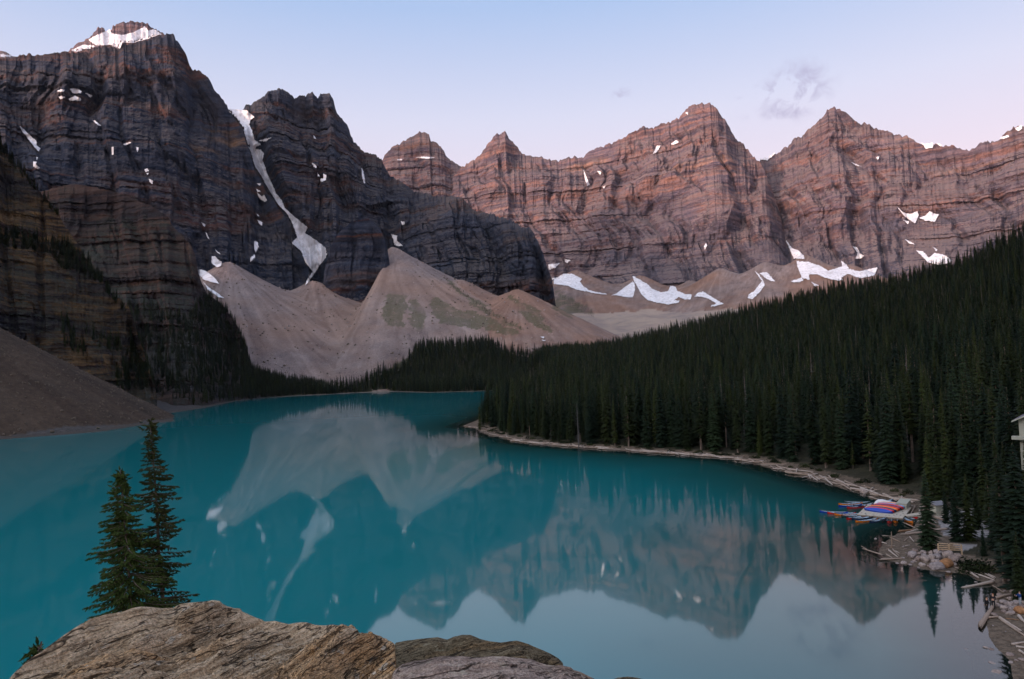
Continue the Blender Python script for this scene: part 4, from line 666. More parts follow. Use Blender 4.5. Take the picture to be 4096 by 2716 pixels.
# ------------------------------------------------------------------ the rocks at our feet
ZF = _z(0, 575, .13743); ZG = _z(325, 575, .13743)
BED = np.array([1.0, 1.8]) / math.hypot(1, 1.8)
def fore_rock_mat(name, c_lo, c_mid, c_hi, rust, lichen, ang):
    t = NT(name); rot = (0, 0, -ang)
    str_ = t.noise(t.coord('Position', (1.6, 22, 22), rot=rot), 1.0, 6, .66, .3); str2 = t.noise(t.coord('Position', (4, 60, 60), rot=rot), 1.0, 4, .6)
    big = t.noise(t.coord('Position', (.9, 1.6, 1.6), rot=rot), 1.0, 4, .6); gr = t.noise(t.coord('Position', (60, 60, 60)), 1.0, 4, .75); li = t.noise(t.coord('Position', (9, 15, 15), rot=rot), 1.0, 5, .65)
    c = t.ramp(t.math('ADD', t.math('MULTIPLY', str_, .65), t.math('MULTIPLY', str2, .35)), [(.36, c_lo), (.46, c_mid), (.57, c_hi), (.68, c_mid)])
    c = t.mix(t.math('MULTIPLY', t.rng(big, .50, .64), t.rng(str_, .35, .6, .2, .8), True), c, rust)
    c = t.mix(t.rng(gr, .36, .64, 0, .85), t.mix(1.0, c, (.55, .53, .50), 'MULTIPLY'), t.mix(1.0, c, (1.45, 1.42, 1.38), 'MULTIPLY'))
    c = t.mix(t.rng(li, .60, .66, 0, .75), c, lichen)
    c = t.mix(t.rng(t.noise(t.coord('Position', (6, 6, 6), (4, 4, 4)), 1.0, 4, .6), .62, .72, 0, .55), c, (.075, .068, .06))
    ck = t.noise(t.coord('Position', (1.1, 8, 8), (2, 7, 1), rot=rot), 1.0, 3, .55, .2); ck2 = t.noise(t.coord('Position', (3, 26, 26), (5, 1, 3), rot=rot), 1.0, 3, .55, .2)
    line = t.math('MAXIMUM', t.rng(t.math('ABSOLUTE', t.math('SUBTRACT', ck, .5)), .004, .016, 1, 0), t.math('MULTIPLY', t.rng(t.math('ABSOLUTE', t.math('SUBTRACT', ck2, .5)), .004, .022, 1, 0), t.rng(big, .40, .55, 0, .8)))
    c = t.mix(t.math('MULTIPLY', line, .85), c, (.035, .027, .02))
    h = t.math('ADD', t.math('ADD', t.math('MULTIPLY', str_, 1.2), t.math('MULTIPLY', str2, .5)), t.math('MULTIPLY', gr, .5))
    h = t.math('SUBTRACT', h, t.math('MULTIPLY', line, .8))
    return t.pbsdf(c, .95, t.bump(h, 1.0, .07), .1)
def fore_rock(name, label, crest, rc, rn, mat, rows, step, ang, amp=1.0, drop=-.66, seed=0, round_=.10, plates=1.0, bulge=.06, cracks=()):
    pts = np.array(crest, float); d = pix_dir(pts[:, 0], pts[:, 1]); a = np.arctan2(d[:, 0], d[:, 1]); e = d[:, 2] / np.hypot(d[:, 0], d[:, 1]); o_ = np.argsort(a)
    az = np.arange(a.min(), a.max(), step / FPX); te = np.interp(az, a[o_], e[o_]); Rc = az_interp(rc, az, 620); Rn = az_interp(rn, az, 620)
    zc = EYE + Rc * te; zn = np.minimum(EYE + Rn * drop, zc - .02)
    s = np.linspace(0, 1, rows)[:, None] ** 1.0
    r = Rc + (Rn - Rc) * s; z = zc + (zn - zc) * s + bulge * np.sin(np.pi * np.clip(s, 0, 1)) - round_ * np.exp(-s / .04) * .0
    A = np.broadcast_to(az[None, :], r.shape); X = np.sin(A) * r; Y = np.cos(A) * r
    bd = np.array([math.cos(ang), math.sin(ang)]); l = X * bd[0] + Y * bd[1]; w = X * bd[1] - Y * bd[0]
    w2 = w + .10 * fbm(l * .9, w * .9, seed, 3) + .03 * fbm(l * 4, w * 4, seed + 1, 2)
    D = .10 * fbm(X * 1.1, Y * 1.1, seed + .5, 3)
    for H, am in ((.34, .12), (.125, .08), (.045, .034)):
        q = w2 / H + .5 * noise3(l * .8, w * .8, H * 9 + seed); k = np.floor(q); f = q - k
        l0 = noise3(k * 5.7, l * 1.1 + k, seed + H); l1 = noise3((k + 1) * 5.7, l * 1.1 + k + 1, seed + H)
        D += plates * am * 1.7 * (l0 + (l1 - l0) * sstep(.88, 1.0, f))
    crack = ridged(w2 * 1.9 + 3.3 * seed, l * .35, seed + 6, 2); D -= plates * .55 * np.clip(crack - .88, 0, 1)
    for w0, l0_, l1_, dp in cracks:
        D -= dp * np.exp(-((w - w0 - .05 * fbm(l * 1.5, w0, .5, 2)) / .018) ** 2) * sstep(l0_, l0_ + .25, l) * (1 - sstep(l1_ - .25, l1_, l)); D += dp * .55 * sstep(0, .16, w - w0) * np.exp(-np.maximum(w - w0, 0) / .2) * sstep(l0_, l0_ + .4, l) * (1 - sstep(l1_ - .4, l1_, l))
    D += .030 * fbm(X * 9, Y * 9, z * 9, 4, gain=.6) + .012 * fbm(X * 30, Y * 30, z * 30, 3)
    fade = np.clip(s / .10, .07, 1)
    z = z + amp * D * fade
    V = np.stack([X, Y, z], -1); nb = 9; sb = np.linspace(0, 1, nb + 1)[1:, None]
    rb = Rc[None, :] + .55 * sb + .06 * fbm(az[None, :] * 60, sb * 3, seed, 3); zb = z[0][None, :] - 2.4 * sb ** .75 - .03
    V = np.concatenate([np.stack([np.sin(A[:1]) * rb, np.cos(A[:1]) * rb, zb], -1)[::-1], V], 0)
    sn_ = np.linspace(0, 1, 6)[1:, None]; rn_ = Rn[None, :] - .25 * sn_; zn_ = z[-1][None, :] - 1.2 * sn_
    V = np.concatenate([V, np.stack([np.sin(A[:1]) * rn_, np.cos(A[:1]) * rn_, zn_], -1)], 0)
    o = obj(name, mesh_from(name, V.reshape(-1, 3), grid_faces(*V.shape[:2])[:, ::-1].copy(), False), mat); tag(o, label, 'rock'); return o
ANG = math.atan2(1.8, 1.0)
M_slab = fore_rock_mat('slab_stone', (.22, .16, .10), (.60, .44, .28), (.76, .60, .42), (.70, .38, .14), (.85, .77, .62), ANG)
M_green = fore_rock_mat('mossy_stone', (.085, .072, .050), (.20, .16, .10), (.29, .24, .155), (.29, .18, .08), (.38, .34, .23), .5)
M_pink = fore_rock_mat('pinkish_stone', (.24, .19, .17), (.45, .35, .30), (.58, .47, .40), (.52, .33, .20), (.70, .61, .48), .35)
slab = [(-4, 720), (-2, 690)] + ZF([(50, 757), (110, 690), (200, 610), (300, 540), (420, 455), (520, 385), (590, 345), (610, 343), (650, 315), (720, 295), (780, 280), (830, 275), (900, 262), (960, 240), (1020, 227), (1100, 232), (1180, 240), (1260, 235), (1320, 205), (1400, 195), (1480, 188), (1540, 180), (1600, 187), (1615, 205), (1650, 225), (1700, 240), (1750, 248), (1765, 270), (1800, 278), (1850, 300), (1930, 328), (2000, 325), (2040, 335), (2100, 352), (2160, 340), (2230, 337), (2300, 355), (2365, 358)]) + ZG([(60, 352), (130, 362), (200, 400), (240, 430), (252, 455), (290, 470), (340, 470), (410, 462), (470, 475), (508, 492), (528, 545), (531, 660), (534, 780), (536, 900)])
fore_rock('rock', 'big tilted slab of layered tan rock in front of the two small spruces', slab, [(-10, 4.6), (100, 5.0), (210, 5.4), (330, 5.2), (400, 4.7)], [(-10, 3.0), (400, 2.9)], M_slab, 230, .62, ANG, seed=2, cracks=[(-3.35, 2.0, 4.6, .10), (-3.0, 2.6, 4.0, .07), (-2.6, 3.1, 4.9, .11), (-2.25, 2.2, 4.3, .09), (-1.92, 2.7, 5.0, .13), (-3.75, 1.4, 3.6, .08), (-1.6, 3.0, 4.6, .08), (-2.8, 2.0, 3.2, .08)])
fore_rock('rock', 'low dark mossy rock behind the pinkish one at the bottom edge', ZG([(430, 900), (470, 560), (515, 492), (600, 475), (700, 462), (820, 450), (890, 470), (940, 450), (1000, 436), (1060, 437), (1120, 460), (1200, 480), (1280, 488), (1340, 480), (1400, 477), (1480, 500), (1560, 535), (1640, 570), (1700, 605), (1732, 640), (1745, 720), (1750, 900)]), [(380, 5.6), (570, 5.3)], [(380, 3.9), (570, 3.9)], M_green, 120, .7, .5, seed=5, plates=.25, amp=.9, drop=-.55, bulge=.10)
fore_rock('rock', 'smooth pinkish rock at the bottom edge right of the layered slab', ZG([(440, 960), (480, 757), (500, 700), (560, 650), (650, 625), (720, 622), (800, 600), (900, 590), (1000, 592), (1100, 600), (1200, 590), (1300, 590), (1400, 600), (1500, 615), (1560, 640), (1640, 660), (1720, 660), (1790, 675), (1810, 695), (1860, 710), (1920, 740), (1960, 757), (2060, 860)]), [(380, 4.2), (620, 4.3)], [(380, 2.8), (620, 2.8)], M_pink, 130, .7, .35, seed=8, plates=.45, amp=.9, bulge=.05)
fore_rock('rock', 'sliver of a small rock at the bottom edge beyond the pinkish one', ZG([(2040, 840), (2100, 757), (2130, 744), (2200, 738), (2270, 745), (2320, 757), (2400, 840)]), [(600, 4.6), (660, 4.6)], [(600, 3.2), (660, 3.2)], M_green, 50, .8, .5, seed=9, plates=.3, amp=.6)

# ------------------------------------------------------------------ the two small spruces beyond the slab
M_needle = leaf_mat('spruce_needles', (.020, .048, .014), (.060, .088, .020), (.16, .09, .03))
M_needle2 = leaf_mat('spruce_needles_olive', (.036, .050, .015), (.085, .078, .020), (.17, .09, .03))
def fore_spruce(label, top, base_px, dist, profile, seed, leaf, every=.085, nb=3, droop=.22, sparse=0.0, hidden=1.3, clump=.55):
    g = random.Random(seed); top = at(np.float64(top[0]), np.float64(top[1]), dist); vb = at(np.float64(base_px[0]), np.float64(base_px[1]), dist)
    gz = ground_z(vb[0], vb[1]) - .2; ax = (top - vb) / (top[2] - vb[2])     # trunk line through the visible foot and the tip
    def P(z): return vb + ax * (z - vb[2])
    root = P(gz); H = top[2] - gz
    e = bpy.data.objects.new('spruce_tree', None); C.objects.link(e); e.location = root; tag(e, label, 'tree')
    T = MB(); K = MB(); Bm = MB()
    T.add(*[q for q in tube([P(gz + H * k / 12) - root + np.array([.02 * g.uniform(-1, 1), .02 * g.uniform(-1, 1), 0]) for k in range(13)], [.085 * (1 - k / 12.4) + .006 for k in range(13)], 8)])
    def twig(p, d, L):
        d = d / np.linalg.norm(d); s = np.cross(d, [0, 0, 1.]); s /= np.linalg.norm(s) + 1e-9; u = np.cross(s, d); w = .020
        for th in (g.uniform(0, 1), 1.05 + g.uniform(0, 1), 2.1 + g.uniform(0, 1)):
            v = math.cos(th) * s + math.sin(th) * u; q = p + d * L * .5
            K.add([p, q + v * w, p + d * L, q - v * w], [(0, 1, 2), (0, 2, 3)])
        for k in range(7):
            q = p + d * L * (.12 + .82 * k / 7); th = g.uniform(0, 6.28); v = math.cos(th) * s + math.sin(th) * u; b = q + (v * .036 + d * .026); n = np.cross(v, d) * .009
            K.add([q - n, q + n, b], [(0, 1, 2)])
    z = vb[2] - hidden
    while z < top[2] - .05:
        f = (z - vb[2]) / (top[2] - vb[2]); R = float(np.interp(f, [p[0] for p in profile], [p[1] for p in profile]))
        for k in range(nb):
            if g.random() < sparse: continue
            a = g.uniform(0, 6.283); L = R * g.uniform(.55, 1.12) * float(np.clip(.85 + clump * noise3(z * 2.1 + seed, math.cos(a) * 1.1, math.sin(a) * 1.1), .25, 1.3)) * (1 if math.cos(a) < 0 else profile[0][2]); o = P(z + g.uniform(-.05, .05)) - root; h = np.array([math.cos(a), math.sin(a), 0])
            pts = [o + h * L * q + np.array([0, 0, -droop * L * (q ** 1.2) + .16 * L * max(0, q - .55)]) + .02 * np.array([g.uniform(-1, 1), g.uniform(-1, 1), g.uniform(-1, 1)]) * q for q in (0, .25, .5, .75, 1)]
            Bm.add(*tube(pts, [.012, .010, .008, .006, .003], 3, False)); n = max(3, int(L / .045))
            for j in range(n):
                q = .10 + .9 * j / n + .02 * g.random(); i = min(3, int(q * 4)); p = pts[i] + (pts[i + 1] - pts[i]) * (q * 4 - i); dr = pts[i + 1] - pts[i]; dr = dr / np.linalg.norm(dr)
                sd = np.array([-h[1], h[0], 0]) * (1 if j % 2 else -1); tl = (.09 + .17 * L * (1 - q) * g.uniform(.7, 1.2)) * (.8 + .4 * g.random())
                twig(p, dr * .75 + sd * g.uniform(.5, 1.0) + np.array([0, 0, -.30 * g.random() - .12]), tl)
            twig(pts[-1] - (pts[-1] - pts[-2]) * .5, pts[-1] - pts[-2], .14)
        z += every * g.uniform(.7, 1.3)
    for k in range(4): twig(P(top[2] - .05 - .06 * k) - root, np.array([g.uniform(-.4, .4), g.uniform(-.4, .4), 1.]), .13)
    obj('trunk', T.mesh('trunk', True), M_bark, e); obj('branches', Bm.mesh('branches'), M_bark, e)['kind'] = 'stuff'; obj('crown', K.mesh('crown'), leaf, e); return e
fore_spruce('full green young spruce behind the slab, left of the thin one', (120, 469), (131, 611), 18.0, [(-.4, 1.15, 1.05), (0, 1.08), (.14, .98), (.3, .92), (.45, .74), (.6, .56), (.75, .36), (.9, .16), (1, .05)], 4, M_needle, every=.06, nb=6, sparse=.05)
fore_spruce('taller thin sparse spruce with bare trunk showing, behind the slab', (150.5, 420), (163, 607), 18.4, [(-.3, .55, 1.0), (0, .55), (.2, .55), (.45, .50), (.6, .52), (.72, .38), (.77, .18), (.84, .16), (.90, .27), (.96, .16), (1, .05)], 9, M_needle2, every=.07, nb=5, sparse=.2, droop=.16, clump=1.1)
fore_spruce('tiny sprig of spruce poking up at the left edge of the slab', (39, 642), (36, 665), 9.0, [(-.6, .14, 1.0), (0, .14), (.5, .10), (1, .03)], 13, M_needle, every=.05, nb=3, hidden=.2)
# ------------------------------------------------------------------ driftwood
t = NT('driftwood'); rnd = t.n('ObjectInfo').outputs['Random']; wn = t.noise(t.coord('Object', (1.5, 14, 14)), 1.0, 4, .6)
M_drift = t.pbsdf(t.mix(t.rng(wn, .3, .7, 0, .8), t.mix(rnd, (.17, .125, .095), (.34, .28, .235)), t.mix(rnd, (.34, .25, .18), (.50, .44, .39))), .9, t.bump(wn, .5, .02), .15)
M_brown = flat('wet_log_brown', (.20, .115, .065), .85, .2, .35, 3.0)
def log_mesh(seed, fork=False):
    g = random.Random(seed); pts = [(-.5 + k / 7, .02 * g.uniform(-1, 1), .02 * g.uniform(-1, 1)) for k in range(8)]
    m = MB(); rad = [.5 * (1 - .4 * k / 7) * g.uniform(.92, 1.08) for k in range(8)]
    V, F = tube(pts, rad, 8); V = [(v[0], (v[1] - p[1]) + p[1] * 3, (v[2] - p[2]) + p[2] * 3) for v, p in zip(V, [pts[i // 8] for i in range(64)])]
    m.add(V, F); return m.mesh('driftwood_log', True)
LOGS = [log_mesh(s) for s in range(6)]
for m in LOGS: m.materials.append(M_drift)
LOG_BROWN = log_mesh(40); LOG_BROWN.materials.append(M_brown)
def log_between(a, b, dia, label, group=None, me=None, name='driftwood_log', cat='log'):
    a = np.array(a, float); b = np.array(b, float); d = b - a; L = np.linalg.norm(d); e = obj(name, me or random.choice(LOGS)); e.location = (a + b) / 2
    e.rotation_mode = 'QUATERNION'; e.rotation_quaternion = Vector(d).to_track_quat('X', 'Z'); e.scale = (L, dia, dia); tag(e, label, cat, group); return e
def log_px(p, q, dia, label, group=None, z1=None, z2=None, me=None, zmin=.05):
    def lift(s, z):
        if z is None:
            w = ground(s[0], s[1], 0.3); zz = max(ground_z(w[0], w[1]), zmin); w = ground(s[0], s[1], zz); z = max(ground_z(w[0], w[1]), zmin) + dia * .38
        return ground(np.float64(s[0]), np.float64(s[1]), z)
    return log_between(lift(p, z1), lift(q, z2), dia, label, group, me)
# the long tide-line of logs under the right-hand forest
line = np.array(gpt(SH_RIGHT[:27])); seg = np.hypot(*(line[1:] - line[:-1]).T); cum = np.concatenate([[0], np.cumsum(seg)]); g3 = np.random.default_rng(23)
def log_label(p, L, dia, th):
    x_ = float(project(np.array([p[0], p[1], .3]))[0]); z_ = next(w for q, w in ZONES if x_ < q)
    return f"{'long' if L > 6 else 'short' if L < 3.4 else 'middling'} {'thick' if dia > .36 else 'thin' if dia < .24 else 'weathered'} {'crosswise ' if abs(th) > .6 else ''}driftwood log {z_}"
for i in range(265):
    s = g3.uniform(0, 1) ** .75 * cum[-1]; j = min(np.searchsorted(cum, s, 'right') - 1, len(seg) - 1); dr = (line[j + 1] - line[j]) / seg[j]; nrm = np.array([-dr[1], dr[0]])
    if not in_poly(*(line[j] + dr * (s - cum[j]) + nrm * 3), LAND): nrm = -nrm
    p = line[j] + dr * (s - cum[j]) + nrm * (.2 + 4.0 * g3.beta(1.3, 2.2)); L = g3.uniform(1.8, 8.5); dia = g3.uniform(.16, .46); th = g3.normal(0, .34) if g3.random() < .85 else g3.uniform(-1.5, 1.5)
    dd_ = np.array([dr[0] * math.cos(th) - dr[1] * math.sin(th), dr[0] * math.sin(th) + dr[1] * math.cos(th)]); a = p - dd_ * L / 2; b = p + dd_ * L / 2
    za = max(ground_z(*a), 0.0) + dia * .3 + g3.uniform(0, .35); zb2 = max(ground_z(*b), 0.0) + dia * .3 + g3.uniform(0, .25)
    log_between((*a, za), (*b, zb2), dia, log_label(p, L, dia, th), 'driftwood logs along the forest shore')
# singular logs
log_px(*ZB([(1078, 852), (1292, 525)]), .50, 'thick grey log at the water edge with people behind it', me=LOGS[0])
log_px(*ZB([(1330, 735), (1625, 915)]), .34, 'pale forked driftwood trunk lying on the beach at lower right', me=LOGS[1])
log_px(*ZB([(1165, 740), (1345, 730)]), .30, 'pale limb butting against the thick grey log on the beach', me=LOGS[2])
log_px(*ZB([(1370, 775), (1700, 1000)]), .26, 'pale split log alongside the forked driftwood trunk on the beach', me=LOGS[3])
log_px(*ZB([(1255, 480), (1505, 420)]), .36, 'pale log resting against the heap of white boulders near the people', me=LOGS[4])
log_px(*ZB([(1440, 487), (1600, 478)]), .32, 'short pale log lying across the heap of white boulders', me=LOGS[5])
log_px(*ZB([(1252, 258), (840, 340)]), .42, 'grey tapering log sloping down into the water beside the fan of sticks', me=LOGS[0], z2=.02)
for k, (a, b) in enumerate([((1030, 120), (1282, 200)), ((1000, 140), (1272, 240)), ((1100, 125), (1272, 215)), ((1060, 155), (1266, 230)), ((1180, 150), (1288, 202))]):
    log_px(*ZB([a, b]), .17, 'pale stick in the fan of bleached sticks above the tapering log', 'fan of bleached sticks')
log_px(*ZB([(950, 135), (1058, 205)]), .36, 'short stubby pale log left of the fan of bleached sticks', me=LOGS[2])
log_px(*ZB([(735, 62), (1000, 152)]), .16, 'thin straight pole lying from the boulders to the fan of sticks')
log_px(*ZB([(1250, 310), (1382, 392)]), .14, 'thin pale stick below the fan of sticks by the waterline')
log_px(*ZB([(1430, 752), (1592, 772)]), .14, 'thin brown stick on the beach behind the forked trunk', me=LOG_BROWN)
log_px(*ZB([(1600, 718), (1690, 815)]), .36, 'grey log at the right edge beside the forked trunk', me=LOGS[3])
log_px(*ZB([(1500, 1100), (1700, 1066)]), .26, 'pale log at the right edge of the beach, upper of three', me=LOGS[4])
log_px(*ZB([(1560, 1132), (1700, 1145)]), .22, 'pale log at the right edge of the beach, middle of three', me=LOGS[5])
log_px(*ZB([(1600, 1178), (1700, 1245)]), .26, 'pale log at the right edge of the beach, lowest of three', me=LOGS[1])
log_px(*Z7([(852, 832), (655, 768)]), .24, 'grey branching log reaching out from the gravel spit into the water', me=LOGS[2], z1=.35, z2=.25)
log_px(*Z7([(700, 778), (640, 742)]), .13, 'broken fork at the end of the branching log in the water', z1=.3, z2=.75)
log_px(*Z7([(838, 882), (1052, 872)]), .30, 'tan log along the front edge of the gravel spit', me=LOGS[0])
for a, b, dm, lb in [((928, 785), (1022, 858), .24, 'slanting bleached log on the spit above the tan log'), ((968, 775), (1034, 842), .20, 'bleached log right of the slanting one on the spit'), ((942, 653), (1046, 697), .22, 'bleached log just right of the upright post on the spit'), ((862, 632), (1003, 642), .12, 'thin stick crossing behind the upright post'), ((1145, 643), (1188, 692), .20, 'short log near the tall spruce on the spit'), ((1088, 692), (1134, 650), .20, 'short crosswise log in the middle of the spit'), ((858, 703), (906, 716), .20, 'short stub left of the upright post'), ((1103, 741), (1152, 735), .20, 'short pale stub lying right of the upright post'), ((900, 782), (962, 750), .15, 'thin stick at the foot of the upright post'), ((922, 746), (992, 738), .22, 'stub lying against the foot of the upright post'), ((905, 830), (962, 862), .18, 'small stick beside the branching log on the spit'), ((1000, 795), (1040, 815), .16, 'small stub in the bleached logs on the spit')]:
    log_px(*Z7([a, b]), dm, lb)
log_px(*Z7([(1028, 588), (1170, 574)]), .42, 'thick brown log at the edge of the little bay by the canoes', me=LOG_BROWN)
log_px(*Z8([(1098, 76), (1482, 132)]), .42, 'long pale log on the shore just behind the canoe dock', me=LOGS[3]); log_px(*Z8([(1068, 128), (1302, 190)]), .28, 'thin log sloping into the water behind the canoe dock', me=LOGS[1], z2=.1)
log_px(*Z8([(1560, 152), (1992, 184)]), .34, 'pale log behind the storage box on the dock', me=LOGS[4])
pb = ground(np.float64(Z7([(960, 738)])[0][0]), np.float64(Z7([(960, 738)])[0][1]), .4); log_between(pb - [0, 0, .6], pb + [.05, 0, 2.15], .19, 'upright weathered post standing on the gravel spit', me=LOGS[5], name='mooring_post', cat='post')
for a, b, lb in [((1380, 436), (1505, 440), 'pale log edging the gravel behind the tall spruce'), ((1840, 430), (1960, 418), 'pale log edging the gravel between the small spruces')]: log_px(*Z7([a, b]), .34, lb)

# ------------------------------------------------------------------ boulders
t = NT('river_boulder'); rnd = t.n('ObjectInfo').outputs['Random']; bn = t.noise(t.coord('Object', (2.2,) * 3), 1.0, 5, .65); bn2 = t.noise(t.coord('Object', (14,) * 3), 1.0, 3, .6)
bc = t.ramp(rnd, [(0, (.23, .18, .16)), (.3, (.34, .28, .25)), (.55, (.28, .25, .25)), (.8, (.40, .34, .31)), (1, (.21, .17, .15))])
M_boulder = t.pbsdf(t.mix(t.rng(bn, .35, .65, 0, .8), t.mix(1.0, bc, (.55, .53, .52), 'MULTIPLY'), t.mix(1.0, bc, (1.3, 1.25, 1.2), 'MULTIPLY')), .9, t.bump(t.math('ADD', bn, t.math('MULTIPLY', bn2, .4)), .7, .15), .2)
M_boulder_rust = flat('rusty_boulder', (.26, .13, .06), .9, .2, .45, 2.5)
def boulder_mesh(seed, mat):
    bm = bmesh.new(); bmesh.ops.create_icosphere(bm, subdivisions=3, radius=1.0); g = np.random.default_rng(seed); P = np.array([v.co[:] for v in bm.verts])
    for k in range(9):      # facets
        n = g.normal(size=3); n /= np.linalg.norm(n); dd = P @ n; lim = g.uniform(.62, .88); P -= np.maximum(dd - lim, 0)[:, None] * n * .85
    P *= (1 + .16 * fbm(P[:, 0] * 1.3 + seed, P[:, 1] * 1.3, P[:, 2] * 1.3, 4))[:, None]
    for v, p in zip(bm.verts, P): v.co = p
    me = bpy.data.meshes.new('boulder'); bm.to_mesh(me); bm.free(); me.materials.append(mat); me.polygons.foreach_set('use_smooth', np.full(len(me.polygons), True)); return me
BOULD = [boulder_mesh(s, M_boulder) for s in range(7)]; RUSTY = boulder_mesh(33, M_boulder_rust)
def boulder(px, py, rp, label, group=None, asp=.75, me=None, z=None, name='boulder'):
    w = ground(np.float64(px), np.float64(py), .4); zz = max(ground_z(w[0], w[1]), -.15) if z is None else z; w = ground(np.float64(px), np.float64(py), zz + .25); r = rp * np.linalg.norm(w - [0, 0, EYE]) / FPX
    o = obj(name, me or random.choice(BOULD), None, None, (w[0], w[1], zz + r * asp * .42), (random.uniform(-.3, .3), random.uniform(-.3, .3), random.uniform(0, 6.28)), (r * random.uniform(.92, 1.15), r * random.uniform(.85, 1.05), r * asp)); tag(o, label, 'boulder', group); return o
for x, y, r in [(1175, 845, 52), (1240, 868, 36), (1310, 882, 50), (1370, 875, 46), (1435, 858, 46), (1540, 835, 52), (1610, 892, 56), (1280, 932, 30), (1425, 908, 40), (1390, 768, 45), (1450, 808, 42), (1500, 803, 38), (1365, 803, 25), (1290, 808, 30), (1330, 792, 20), (1250, 812, 26), (1375, 832, 25), (1300, 832, 28), (1210, 784, 30), (1640, 838, 35), (1600, 928, 30)]:
    boulder(*Z7([(x, y)])[0], r * .0956, f"{'large' if r > 44 else 'small' if r < 30 else 'middling'} grey boulder {'at the left end' if x < 1270 else 'at the left' if x < 1360 else 'in the middle' if x < 1480 else 'at the right'} of the {'top row' if y < 815 else 'bottom row' if y > 870 else 'middle row'} below the railing", 'heap of boulders below the wooden railing')
boulder(*Z7([(1520, 935)])[0], 6.2, 'large rust-brown boulder in the heap below the wooden railing', me=RUSTY); boulder(*Z7([(1440, 965)])[0], 5.9, 'large rounded boulder at the waterline in front of the heap', me=BOULD[2])
for x, y, r in [(1350, 942, 22), (1175, 902, 18), (1085, 906, 26), (1015, 914, 18), (1150, 927, 20), (1555, 1002, 20), (1530, 995, 12), (1195, 888, 20), (1080, 852, 15), (1100, 762, 14), (1078, 735, 12), (1110, 802, 10), (1240, 955, 14), (1090, 935, 10), (940, 905, 12)]:
    boulder(*Z7([(x, y)])[0], r * .0956, f"{'flat' if r > 18 else 'little'} stone {'left of' if x < 1100 else 'in front of' if y > 880 else 'beside' if x < 1300 else 'at the right foot of'} the boulder heap, {'at the waterline' if y > 920 else 'on the gravel' if y < 860 else 'just above the water'}", 'small stones on the gravel spit', asp=.6, name='stone')
SCREE_B = [boulder_mesh(s_, flat('dark_scree_stone', (.10, .08, .062), .95, .1, .4, 2.0)) for s_ in (51, 52)]
for k_, (x, y, r, lb) in enumerate([(52, 432, 2.0, 'dark boulder on the waterline at the foot of the left scree, leftmost of three'), (98, 428, 1.6, 'dark boulder on the waterline at the foot of the left scree, middle of three'), (141, 422, 1.8, 'dark boulder on the waterline near the tip of the left scree')]): boulder(x, y, r, lb, me=SCREE_B[k_ % 2], name='scree_boulder')
boulder(*Z7([(790, 657)])[0], 1.2, 'lone stone in the shallow water off the spit', asp=.8, z=-.05, name='stone'); boulder(*Z7([(665, 178)])[0], 3.4, 'round boulder in the driftwood behind the dock')
for x, y, r in [(1390, 530, 42), (1460, 562, 45), (1400, 602, 46), (1500, 612, 40), (1570, 532, 40), (1540, 572, 30), (1440, 522, 32), (1340, 432, 34), (1390, 642, 30), (1350, 567, 30), (1560, 622, 30), (1640, 575, 30), (1430, 592, 30), (1520, 532, 36), (1660, 522, 32), (1410, 372, 20), (1540, 388, 42), (1480, 470, 34), (1300, 560, 36)]:
    boulder(*ZB([(x, y)])[0], r * .0743, f"{'large' if r > 39 else 'small' if r < 32 else 'middling'} pale boulder {'at the left' if x < 1400 else 'in the middle' if x < 1510 else 'at the right'} of the {'upper' if y < 525 else 'lower' if y > 585 else 'central'} heap beside the person in blue", 'heap of pale boulders at the right edge')
boulder(*ZB([(1625, 645)])[0], 4.8, 'rust-orange boulder below the heap at the right edge', me=RUSTY); boulder(*ZB([(1480, 664)])[0], 3.6, 'low rounded boulder on the sand below the pale heap', asp=.5, me=BOULD[1]); boulder(*ZB([(1270, 682)])[0], 2.8, 'flat boulder just behind the thick grey log', asp=.5, me=BOULD[3])
for x, y, r, a in [(1160, 1132, 36, .6), (1235, 1147, 26, .6), (1260, 1337, 52, .35), (1475, 1212, 40, .5), (1490, 1317, 25, .5), (1560, 1287, 25, .4), (1640, 1277, 30, .5), (1300, 1462, 56, .4), (900, 1150, 36, .4), (1020, 252, 24, .6), (1420, 900, 10, .6), (1250, 820, 12, .6)]:
    boulder(*ZB([(x, y)])[0], r * .0743, f"{'broad' if r > 45 else 'middling' if r > 28 else 'small'} stone {'out in the water' if x < 1280 else 'on the wet sand'} {'by the people' if y < 1000 else 'at the lower right, upper part' if y < 1250 else 'near the bottom right corner'}", 'stones along the lower right beach', asp=a, name='stone')

# ------------------------------------------------------------------ canoe dock
M_dock = flat('dock_planks', (.42, .37, .30), .85, .2, .18, 5.0); M_cream = flat('cream_paint', (.36, .36, .29), .7, .3, .06, 3.0); M_cream_d = flat('cream_trim', (.30, .30, .24), .8, .2)
A_ = np.array([63.0, 134.5]); B_ = np.array([69.1, 130.0]); C_ = np.array([75.2, 138.8]); ux = (B_ - A_) / np.linalg.norm(B_ - A_); uy = np.array([-ux[1], ux[0]]); ANGD = math.atan2(ux[1], ux[0]); WD = 7.6; LD = 10.7
dock = bpy.data.objects.new('dock', None); C.objects.link(dock); dock.location = (*A_, 0); dock.rotation_euler = (0, 0, ANGD); tag(dock, 'wide pale wooden dock carrying the upturned canoes', 'dock')
npl = 26; plank = MB().box(0, WD / 2 - .03, 0, LD / npl - .02, .40, .46).mesh('plank'); plank.materials.append(M_dock)
for sx in (0, 1):
    for k in range(npl): obj('plank', plank, None, dock, (sx * WD / 2, k * LD / npl, random.uniform(-.006, .006)))
